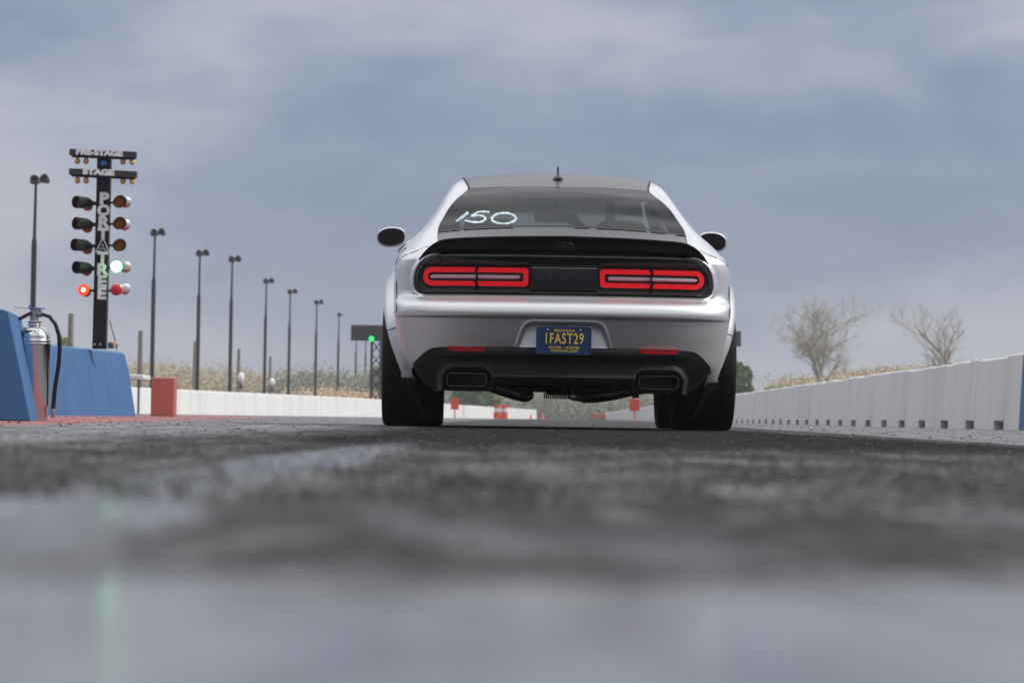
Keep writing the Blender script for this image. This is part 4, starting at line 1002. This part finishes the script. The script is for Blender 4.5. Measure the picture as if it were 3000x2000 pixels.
# ============================================================ red block, far walls
rb = at(476, 1222, 50.0); wv = 68/185.4
mb = MB(); mb.box((0, .23, .305), (wv, .62, .61), .012); o = mb.build('foam_block', MT['terracotta']); o.location = (rb.x, 50, 0); o.rotation_euler = (0, 0, R(2)); tag(o, 'terracotta red upright block standing before the white wall', 'block')
def path_wall(name, pts, h, th, m, label, seg=40, notch=None, chips=0.0, top_m=None):
    """free-standing wall whose visible face follows pts; (x, y) points; body to the far side"""
    P = [Vector((p[0], p[1], 0)) for p in pts]; L_ = [0]
    for a, b in zip(P, P[1:]): L_.append(L_[-1]+(b-a).length)
    tot = L_[-1]; ss = list(np.linspace(0, tot, seg+1))
    if notch:
        for s0, s1 in notch: ss += [s0, s0+1e-3, s1-1e-3, s1]
        ss = sorted(set(ss))
    V = []; side = 1 if P[0].x > 0 else -1
    for s in ss:
        x = np.interp(s, L_, [p.x for p in P]); y = np.interp(s, L_, [p.y for p in P])
        z0 = 0.0
        if notch and any(a+5e-4 < s < b-5e-4 for a, b in notch): z0 = .125
        c = (random.random()-.6)*chips if chips else 0
        V += [(x, y, z0), (x+side*th*.12, y, h-.03+c), (x+side*th*.22, y, h+c), (x+side*th*.8, y, h+c*.4), (x+side*th, y, 0)]
    n = 5; fs = [(i*n+k, i*n+(k+1) % n, (i+1)*n+(k+1) % n, (i+1)*n+k) for i in range(len(ss)-1) for k in range(n)]+[tuple(range(n)), tuple(range((len(ss)-1)*n, len(ss)*n))]
    o = mesh_obj(name, V, fs, m, None, True, 30); tag(o, label, 'wall'); return o
path_wall('white_wall', [(-19.5, 76), (-14.2, 120), (-10.6, 149), (-7.4, 178), (-3.2, 250), (2.8, 343)], 1.0, .35, MT['white_wall'], 'sunlit white concrete wall along the left lane behind the poles', 80)
VX = .01618
def rw_x(y): return 5.9+VX*y
notches = []; ys = 37.0
k = (42.3-37)
yy = 42.35-3.05*1
L0 = 40.9
n_ = []
y_ = 42.3
while y_ < 430: n_.append((y_-L0, y_-L0+.95)); y_ += 3.05
path_wall('white_wall', [(rw_x(L0), L0), (rw_x(440), 440)], 1.0, .4, MT['grey_wall'], 'long dirty white concrete wall with square drain holes on the right', 380, notch=[(a, b) for a, b in n_], chips=.035)
path_wall('blue_wall', [(rw_x(31), 31), (rw_x(L0-.02), L0-.02)], 1.005, .4, MT['blue'], 'blue painted wall section at the right edge of the track', 12, notch=[(41.95-L0+9.87-3.05-0.0-.9, 41.95-L0+9.87-3.05), ], chips=.01)

# ============================================================ light poles
def light_pole(X, Ytop, d, label, heads=2):
    top = at(X, Ytop, d); h = top.z; x = top.x
    root = empty('light_pole', (x, d, 0)); tag(root, label, 'light pole', 'tall black light poles along the left lane')
    mb = MB(); mb.tube([(0, 0, 0), (0, 0, h*.71)], .135, 10); mb.tube([(0, 0, h*.71-.02), (.01, 0, h*.725), (.03, 0, h*.97)], [.135, .085, .065], 10); mb.build('pole', MT['pole_black'], root)
    mb = MB(); mb.tube([(-.18, 0, h*.965), (.03, 0, h*.95), (.50, 0, h*.97)], .045, 6); mb.build('cross_arm', MT['pole_black'], root)
    for (dx, dz) in ((-.08, .0), (.50, .06)) if heads > 1 else ((0, 0),):
        mb = MB(); mb.lathe([(.08, -.26), (.14, -.16), (.21, .0), (.24, .18), (.21, .18), (.17, .05)], 14, Matrix.Translation((dx, 0, h*.965+dz)) @ Matrix.Rotation(R(62), 4, 'X') @ Matrix.Rotation(R(25 if dx < .3 else -28), 4, 'Y')); mb.build('floodlight', MT['pole_black'], root)
    return root
poles = [(104, 505, 157, 'tallest light pole, leftmost, rising behind the steel extinguisher'), (453, 665, 202, 'light pole rising directly behind the terracotta block'),
         (585, 727, 226, 'light pole between the terracotta block and the white roadside bulbs'), (680, 745, 237, 'light pole just left of the first wooden pole with white lamp'),
         (780, 811, 273, 'light pole just left of the second wooden pole with white lamp'), (850, 843, 297, 'light pole midway between the wooden poles and the scoreboard'),
         (928, 875, 322, 'light pole second to the left of the black scoreboard'), (993, 912, 359, 'single-headed light pole just left of the black scoreboard'),
         (1044, 962, 405, 'light pole under the left end of the black scoreboard'), (1072, 966, 430, 'light pole passing under the scoreboard near its green light')]
for i, (X, Y, d, lb) in enumerate(poles): light_pole(X, Y, d, lb, 1 if i >= 7 else 2)
# wooden utility poles
for (X, Yt, d, lb, lamp) in ((208, 918, 150, 'weathered wooden pole seen above the blue wall left of the tree', 0), (412, 968, 175, 'weathered wooden pole behind the small grandstand roof', 0),
                             (571, 1000, 260, 'short weathered pole hidden partly by the second light pole', 0), (700, 1022, 250, 'wooden pole with a white lamp in front of the brown hill', 1), (792, 1044, 300, 'smaller wooden pole with a white lamp in front of the brown hill', 1)):
    q = at(X, Yt, d); root = empty('utility_pole', (q.x, d, 0)); tag(root, lb, 'utility pole', 'wooden poles behind the left wall')
    mb = MB(); mb.tube([(0, 0, 0), (0, 0, q.z)], [.17, .12], 8); mb.build('pole', MT['wood_pole'], root)
    if lamp:
        z = q.z*.50; mb = MB(); mb.sphere((.20, -.1, z+.35), .27, 10, 8, (1, 1, 1.5)); mb.build('lamp', MT['white_letter'], root)
        mb = MB(); mb.box((.2, 0, z-.35), (.28, .2, .42), .03); mb.build('meter_box', MT['sign_grey'], root)
# small grandstand roof behind the left wall
q = at(405, 1105, 100); root = empty('shelter', (q.x, 100, 0)); tag(root, 'low shelter with pale flat roof behind the blue wall end', 'shelter')
mb = MB(); mb.box((-.3, 0, q.z), (1.15, 2, .15), .02); mb.build('roof', MT['white_plastic'], root)
for dx in (-.7, .02): mb = MB(); mb.box((dx, 0, q.z/2-.04), (.07, .07, q.z-.07)); mb.build('post', MT['wood_pole'], root)
# scoreboard gantry across the track
GD = 242.0; a = at(1029, 958, GD); b = at(2170, 988, GD); zt = (at(1029, 957, GD).z+at(2170, 966, GD).z)/2; zb = (at(1029, 1000, GD).z+at(2170, 1012, GD).z)/2
root = empty('scoreboard_gantry', ((a.x+b.x)/2, GD, 0)); tag(root, 'black scoreboard gantry spanning the track far behind the car', 'scoreboard')
wd = b.x-a.x; mb = MB(); mb.box((0, 0, (zt+zb)/2), (wd, .8, zt-zb), .03); mb.build('board', MT['board'], root)
mb = MB(); mb.box((0, 0, zt+.09), (wd-.3, .7, .10), .02); mb.build('top_rail', MT['grey_wall'], root)
for sx_ in (-1, 1):
    lx = sx_*(wd/2-1.95); mb = MB()
    for ox in (-.35, .35): mb.tube([(lx+ox, 0, 0), (lx+ox, 0, zb)], .10, 8)
    for k in range(6):
        z0 = zb*k/6; mb.tube([(lx-.35, 0, z0), (lx+.35, 0, z0+zb/6)], .05, 6); mb.tube([(lx+.35, 0, z0), (lx-.35, 0, z0+zb/6)], .05, 6)
    mb.tube([(lx, 0, zb*.55), (lx-sx_*2.2, 0, zb)], .07, 6)
    mb.build('lattice_leg', MT['pole_black'], root)
q = at(1088, 992, GD-.5); mb = MB(); mb.sphere((q.x-root.location.x, -.45, q.z), .20, 10, 8, (1, .4, 1)); mb.build('green_light', MT['green_rim'], root)
# cones, barrels and markers far down the track
def cone(X, d, h, label):
    q = at(X, 1225, d); root = empty('traffic_cone', (q.x, d, 0)); tag(root, label, 'traffic cone', 'orange cones far down the track')
    mb = MB(); mb.lathe([(h*.28, .03), (h*.24, .06), (h*.06, h), (.0001, h)], 16); mb.build('cone', MT['orange'], root)
    mb = MB(); mb.box((0, 0, .015+.0), (h*.62, h*.62, .03), .005); mb.build('base', MT['orange'], root)
cone(1590, 330, .72, 'orange traffic cone seen through the gap under the car centre'); cone(1555, 322, .55, 'small orange cone against the white wall under the car')
def barrel(X, d, h, label):
    q = at(X, 1225, d); root = empty('traffic_barrel', (q.x, d, 0)); tag(root, label, 'traffic barrel', 'pair of barrels under the car')
    for k in range(4):
        mb = MB(); z0 = h*k/4; mb.lathe([(.0001, z0), (.27*(1-.03*k), z0), (.26*(1-.03*k), z0+h/4), (.0001, z0+h/4)], 16); mb.build('orange_band' if k % 2 == 0 or True else 'white_band', MT['orange'] if k != 2 else MT['white_plastic'], root)
barrel(1456, 240, 1.05, 'red and white barrel on the left of the pair under the car'); barrel(1477, 240, 1.05, 'red and white barrel on the right of the pair under the car')
def marker(X, d, z0, z1, w, label):
    q = at(X, 1225, d); root = empty('track_marker', (q.x, d, 0)); tag(root, label, 'marker')
    mb = MB(); mb.box((0, 0, (z0+z1)/2), (w, .06, z1-z0), .01); mb.build('panel', MT['orange'], root)
    mb = MB(); mb.tube([(0, .03, 0), (0, .03, z0+.05)], .04, 8); mb.build('post', MT['orange'], root)
marker(1332, 200, .55, 1.25, .5, 'orange marker board beside the left rear tyre in the gap'); marker(1859, 175, .55, 1.20, .55, 'orange marker board at the end of the right wall under the car')
# lane divider blocks far ahead
mb = MB(); mb.box((0, 0, .35), (1.6, .5, .7), .05); o = mb.build('foam_block', MT['terracotta']); q = at(1752, 1225, 330); o.location = (q.x, 330, 0); tag(o, 'faded pink block far down the track by the right wall end', 'block')

# ============================================================ rubber crumbs
def grit(name, n, m, label, smin, smax, seed):
    r_ = np.random.default_rng(seed); V = []; Fq = []
    d = 1/r_.uniform(1/14., 1/2.0, n); x = r_.uniform(-.19, .19, n)*d
    s = r_.uniform(smin, smax, n)**1.0; a = r_.uniform(0, 6.28, n); k = np.arange(4)
    ang = a[:, None]+k[None]*math.pi/2+r_.uniform(-.4, .4, (n, 4)); rad = s[:, None]*r_.uniform(.6, 1.3, (n, 4))
    B = np.stack([x[:, None]+np.cos(ang)*rad, d[:, None]+np.sin(ang)*rad, np.full((n, 4), -.0012)], -1)
    T = np.stack([x+r_.uniform(-.3, .3, n)*s, d, s*r_.uniform(.45, .9, n)], -1)[:, None]
    B[:, :, 2] += ground_height(B[:, :, 0], B[:, :, 1]); T[:, :, 2] += ground_height(T[:, :, 0], T[:, :, 1])
    V = np.concatenate([B, T], 1).reshape(-1, 3); i = np.arange(n)[:, None, None]*5
    Fq = (i+np.array([[0, 1, 4], [1, 2, 4], [2, 3, 4], [3, 0, 4]])[None]).reshape(-1)
    me = bpy.data.meshes.new(name); me.vertices.add(len(V)); me.vertices.foreach_set('co', V.astype(np.float32).ravel()); me.loops.add(len(Fq)); me.loops.foreach_set('vertex_index', Fq.astype(np.int32))
    me.polygons.add(len(Fq)//3); me.polygons.foreach_set('loop_start', np.arange(0, len(Fq), 3, dtype=np.int32)); me.update(calc_edges=True); me.materials.append(m)
    o = bpy.data.objects.new(name, me); COL.objects.link(o); tag(o, label, 'grit', kind='stuff')
MT['stone_pale'] = mat('pale_stone_chips', (0.34, 0.31, 0.27), 0.8, var=.5, vscale=300)
grit('asphalt_grit', 14000, MT['debris'], 'dark gritty stone chips and rubber grains on the track', .0008, .0040, 4)
grit('asphalt_grit', 5000, MT['stone_pale'], 'pale stone chips scattered among the dark grit', .0005, .0026, 5)
def crumbs():
    mb = MB()
    def one(x, y, s):
        z = 0.0; n = random.randint(4, 6); a0 = random.random()*6; P = []
        for k in range(n):
            a = a0+2*math.pi*k/n; P.append((x+math.cos(a)*s*random.uniform(.6, 1.5), y+math.sin(a)*s*random.uniform(.5, 1), z-.001))
        P.append((x+random.uniform(-.3, .3)*s, y, z+s*random.uniform(.2, .6)))
        mb.add(P, [(k, (k+1) % n, n) for k in range(n)])
    for _ in range(900):
        y = random.uniform(11, 44); x = random.uniform(-6.8, -2.0)*(y/30)**.5-.0; one(x, y, abs(random.gauss(0, .0055))+.0015)
    for _ in range(900):
        y = random.uniform(12, 60); x = 1.3+.035*y+abs(random.gauss(0, 1.6)); one(x, y, abs(random.gauss(0, .0055))+.0015)
    for _ in range(700):
        y = random.uniform(8, 26); x = random.uniform(-2.5, 2.2); one(x, y, abs(random.gauss(0, .005))+.0015)
    for _ in range(700):
        y = random.uniform(1.2, 9); x = random.uniform(-.18, .18)*y; one(x, y, abs(random.gauss(0, .0022))+.0008)
    o = mb.build('rubber_debris', MT['debris'], None, False, None); tag(o, 'small black rubber crumbs scattered over the track', 'debris', kind='stuff')
crumbs()

# ============================================================ vegetation
def bare_tree(name, X, d, Ytop, Xspan, label, seed, dens=1.0, lean=0.0):
    rnd = random.Random(seed); b_ = at(X, 1230, d); h = at(X, Ytop, d).z; root = empty(name, (b_.x, d, 0)); tag(root, label, 'tree')
    mb = MB(); tw = MB(); half = Xspan/F_PX*d/2
    def br(p, dr, ln, r_, lvl):
        n = 4; pts = [p]; q = p.copy(); dd = dr.copy()
        for k in range(n):
            dd = (dd+Vector((rnd.gauss(0, .13), rnd.gauss(0, .13), rnd.gauss(.05, .08)))).normalized(); q = q+dd*ln/n; pts.append(q.copy())
        (mb if lvl < 3 else tw).tube(pts, [r_*(1-.5*k/n) for k in range(n+1)], 6 if lvl < 2 else 3, cap=False)
        if lvl >= 5: return
        kids = {0: 6, 1: 5, 2: 5, 3: 4, 4: 4}[lvl]
        for c in range(int(kids*dens+.5)):
            t = rnd.uniform(.30, 1.0) if lvl else rnd.uniform(.30, 1.0); i = min(n-1, int(t*n)); base_ = pts[i].lerp(pts[i+1], t*n-i)
            ang = rnd.uniform(R(24), R(60)); az = rnd.uniform(0, 2*math.pi)
            ortho = dd.orthogonal().normalized(); o2 = dd.cross(ortho); nd = (dd*math.cos(ang)+(ortho*math.cos(az)+o2*math.sin(az))*math.sin(ang)); nd.z += .13; nd.normalize()
            br(base_, nd, ln*rnd.uniform(.50, .78), max(.012, r_*.52), lvl+1)
    br(Vector((0, 0, 0)), Vector((lean, 0, 1)).normalized(), h*.46, h*.022, 0)
    allv = np.array(mb.v+tw.v); sx_ = half/np.percentile(np.abs(allv[:, 0]), 97); sz_ = h/np.percentile(allv[:, 2], 99.5)
    mb.v = [(x*sx_, y*sx_, z*sz_) for x, y, z in mb.v]; tw.v = [(x*sx_, y*sx_, z*sz_) for x, y, z in tw.v]
    mb.build('trunk', MT['bark'], root, True, None); tw.build('crown', MT['twig'], root, True, None)
bare_tree('bare_tree', 2440, 290, 868, 280, 'larger pale bare tree left of the other behind the right wall', 12, 1.0)
bare_tree('bare_tree', 2738, 320, 885, 265, 'smaller bare tree with open branches nearest the blue wall section', 23, .82)
def leaf_mass(name, cells, m, label, cat, n, leaf, parent=None, seed=1, kind=None, group=None, loc=(0, 0, 0), cols=None):
    """leaf-sized quads scattered through ellipsoid clumps: (x, y, z, rx, ry, rz)"""
    r_ = np.random.default_rng(seed); C_ = np.array(cells, float); wts = C_[:, 3]*C_[:, 5]; pick = r_.choice(len(C_), n, p=wts/wts.sum()); c = C_[pick]
    dv = r_.normal(size=(n, 3)); dv /= np.linalg.norm(dv, axis=1)[:, None]; rad = r_.uniform(.35, 1.05, n)[:, None]**.5
    P = c[:, :3]+dv*rad*c[:, 3:6]*r_.uniform(.8, 1.12, (n, 1)); P[:, 2] = np.maximum(P[:, 2], .02)
    a = r_.normal(size=(n, 3)); a /= np.linalg.norm(a, axis=1)[:, None]; b = np.cross(a, r_.normal(size=(n, 3))); b /= np.linalg.norm(b, axis=1)[:, None]
    s = leaf*r_.uniform(.5, 1.3, (n, 1)); V = np.stack([P-a*s-b*s*.6, P+a*s-b*s*.6, P+a*s+b*s*.6, P-a*s+b*s*.6], 1).reshape(-1, 3)
    me = bpy.data.meshes.new(name); me.vertices.add(len(V)); me.vertices.foreach_set('co', V.astype(np.float32).ravel())
    me.loops.add(len(V)); me.loops.foreach_set('vertex_index', np.arange(len(V), dtype=np.int32)); me.polygons.add(n); me.polygons.foreach_set('loop_start', np.arange(0, len(V), 4, dtype=np.int32)); me.update(calc_edges=True)
    me.materials.append(m); o = bpy.data.objects.new(name, me); COL.objects.link(o); o.location = loc
    if parent: o.parent = parent
    if label: tag(o, label, cat, group, kind)
    elif kind: tag(o, kind=kind)
    return o
def foliage_mat(name, c0, c1, scale=.15):
    m = bpy.data.materials.new(name); m.use_nodes = True; nt = m.node_tree; N = nt.nodes; L = nt.links; p = N['Principled BSDF']; tc = N.new('ShaderNodeTexCoord')
    n = N.new('ShaderNodeTexNoise'); n.inputs['Scale'].default_value = scale; n.inputs['Detail'].default_value = 4; L.new(tc.outputs['Object'], n.inputs['Vector'])
    mr = N.new('ShaderNodeMapRange'); mr.inputs[1].default_value = .38; mr.inputs[2].default_value = .62; L.new(n.outputs[0], mr.inputs[0])
    mx = N.new('ShaderNodeMix'); mx.data_type = 'RGBA'; L.new(mr.outputs[0], mx.inputs[0]); mx.inputs[6].default_value = (*c0, 1); mx.inputs[7].default_value = (*c1, 1); L.new(mx.outputs[2], p.inputs['Base Color'])
    p.inputs['Roughness'].default_value = .85; p.inputs['Specular IOR Level'].default_value = .15; return m
MT['brown_wood'] = foliage_mat('winter_woodland', (0.66, 0.54, 0.39), (0.46, 0.41, 0.29), .045)
MT['sand_wood'] = foliage_mat('sunlit_scrub', (0.74, 0.56, 0.40), (0.60, 0.48, 0.34), .08)
MT['grey_green'] = foliage_mat('grey_green_woodland', (0.27, 0.29, 0.22), (0.37, 0.37, 0.28), .08)
MT['fresh_green'] = foliage_mat('fresh_green_leaves', (0.16, 0.21, 0.07), (0.11, 0.15, 0.06), .5)
MT['yellow_green'] = foliage_mat('yellow_green_leaves', (0.48, 0.50, 0.20), (0.40, 0.44, 0.20), .5)
# wooded rise behind the left wall: clumps of crowns along a low slope, far off
def wood_band(name, pts, d0, d1, m, label, n, seed, rs=(3.5, 7), leaf=.55):
    r_ = random.Random(seed); cells = []
    for _ in range(260):
        X = r_.uniform(pts[0][0], pts[-1][0]); Yt = float(np.interp(X, [p[0] for p in pts], [p[1] for p in pts])); d = r_.uniform(d0, d1)
        q = at(X, Yt+r_.uniform(11, 27), d); rad = r_.uniform(*rs)*.6
        cells.append((q.x, d, max(.5, q.z-rad*.9), rad*1.3, rad, rad))
        if r_.random() < .9: cells.append((q.x+r_.uniform(-2, 2), d-r_.uniform(0, 12), max(1, q.z*r_.uniform(.1, .7)), rad*1.5, rad, rad*1.2))
    return leaf_mass(name, cells, m, label, 'woods', n, leaf, seed=seed, kind='stuff')
wood_band('woodland', [(340, 1056), (400, 1046), (470, 1062), (520, 1074), (600, 1078), (700, 1080), (760, 1086), (850, 1094), (930, 1112), (1000, 1140)], 470, 520, MT['brown_wood'], 'pale brown winter woodland on the rise behind the left wall', 150000, 3, leaf=.12)
wood_band('woodland', [(860, 1092), (920, 1080), (980, 1090), (1040, 1115), (1100, 1070), (1180, 1060)], 400, 430, MT['grey_green'], 'grey green trees beyond the scoreboard leg on the left', 90000, 4, (3, 5), .12)
wood_band('woodland', [(880, 1150), (960, 1128), (1050, 1142), (1150, 1165)], 360, 370, MT['sand_wood'], 'sandy scrub bank under the scoreboard beyond the left wall', 40000, 5, (1.5, 3), .10)
wood_band('woodland', [(1120, 1100), (1300, 1120), (1500, 1150), (1700, 1150), (1900, 1130), (2050, 1100)], 520, 560, MT['grey_green'], 'distant grey green trees closing the end of the track', 110000, 6, (4, 7), .18)
wood_band('woodland', [(2280, 1098), (2420, 1082), (2520, 1066), (2650, 1056), (2760, 1056), (2900, 1050)], 400, 430, MT['brown_wood'], 'low brown scrub line behind the right wall', 90000, 8, (2, 4), .11)
# solid earth bank behind the woods so that no sky shows low down
def bank():
    pts = [(-120, 1120), (340, 1130), (700, 1120), (1000, 1165), (1300, 1175), (1800, 1185), (2100, 1175), (2500, 1120), (3200, 1110)]
    V = []
    for X, Yt in pts:
        for d, k in ((560, 0), (600, 1), (660, 1)):
            q = at(X, Yt, d); V.append((q.x, d, q.z*.8 if k else -.3))
    fs = [(i*3+k, (i+1)*3+k, (i+1)*3+k+1, i*3+k+1) for i in range(len(pts)-1) for k in range(2)]
    o = mesh_obj('hills', V, fs, MT['brown_wood']); tag(o, kind='structure')
bank()
def leafy_tree(X, d, Ytop, Xspan, m, label, seed, n=7000, leaf=.22, ybase=1200):
    b_ = at(X, 1228, d); h = at(X, Ytop, d).z; w = Xspan/F_PX*d/2; root = empty('leafy_tree', (b_.x, d, 0)); tag(root, label, 'tree')
    r_ = random.Random(seed); cells = []
    for _ in range(16):
        z = r_.uniform(.28, .86)*h; k = math.sin(math.pi*min(1, z/h*.9+.08)); cells.append((r_.uniform(-1, 1)*w*.62*k, r_.uniform(-1, 1)*w*.6, z, w*.42, w*.42, h*.15))
    leaf_mass('crown', cells, m, None, None, n, leaf, root, seed)
    mb = MB(); mb.tube([(0, 0, 0), (.1, 0, h*.35), (0, 0, h*.7)], [w*.09, w*.07, w*.03], 8)
    for k in range(4): a = k*1.6; mb.tube([(0, 0, h*.35), (math.cos(a)*w*.5, math.sin(a)*w*.5, h*.62)], [w*.05, w*.02], 6)
    mb.build('trunk', MT['bark'], root)
leafy_tree(2155, 300, 1045, 110, MT['fresh_green'], 'dark green rounded tree just right of the right rear tyre', 3, 9000, .22)
leafy_tree(2268, 340, 1128, 110, MT['yellow_green'], 'low pale green bush above the far part of the right wall', 5, 5000, .2)
leafy_tree(182, 220, 962, 60, MT['yellow_green'], 'fresh yellow green tree seen over the blue wall by the wooden pole', 6, 3500, .16)
leafy_tree(1392, 380, 1100, 150, MT['fresh_green'], 'green tree seen under the car left of the exhaust pipe', 8, 6000, .25)
leafy_tree(1125, 390, 1065, 90, MT['grey_green'], 'grey green tree right beside the left rear tyre', 9, 5000, .25)

# ============================================================ thin haze
def haze():
    m = bpy.data.materials.new('haze'); m.use_nodes = True; nt = m.node_tree; N = nt.nodes; L = nt.links; N.clear()
    out = N.new('ShaderNodeOutputMaterial'); v = N.new('ShaderNodeVolumePrincipled'); v.inputs['Color'].default_value = (.92, .94, .97, 1); v.inputs['Density'].default_value = HAZE
    v.inputs['Anisotropy'].default_value = 0.2
    L.new(v.outputs[0], out.inputs['Volume'])
    mb = MB(); mb.box((0, 480, 19.0), (900, 1100, 40)); o = mb.build('haze', m, None, False, None); tag(o, kind='stuff')
haze()
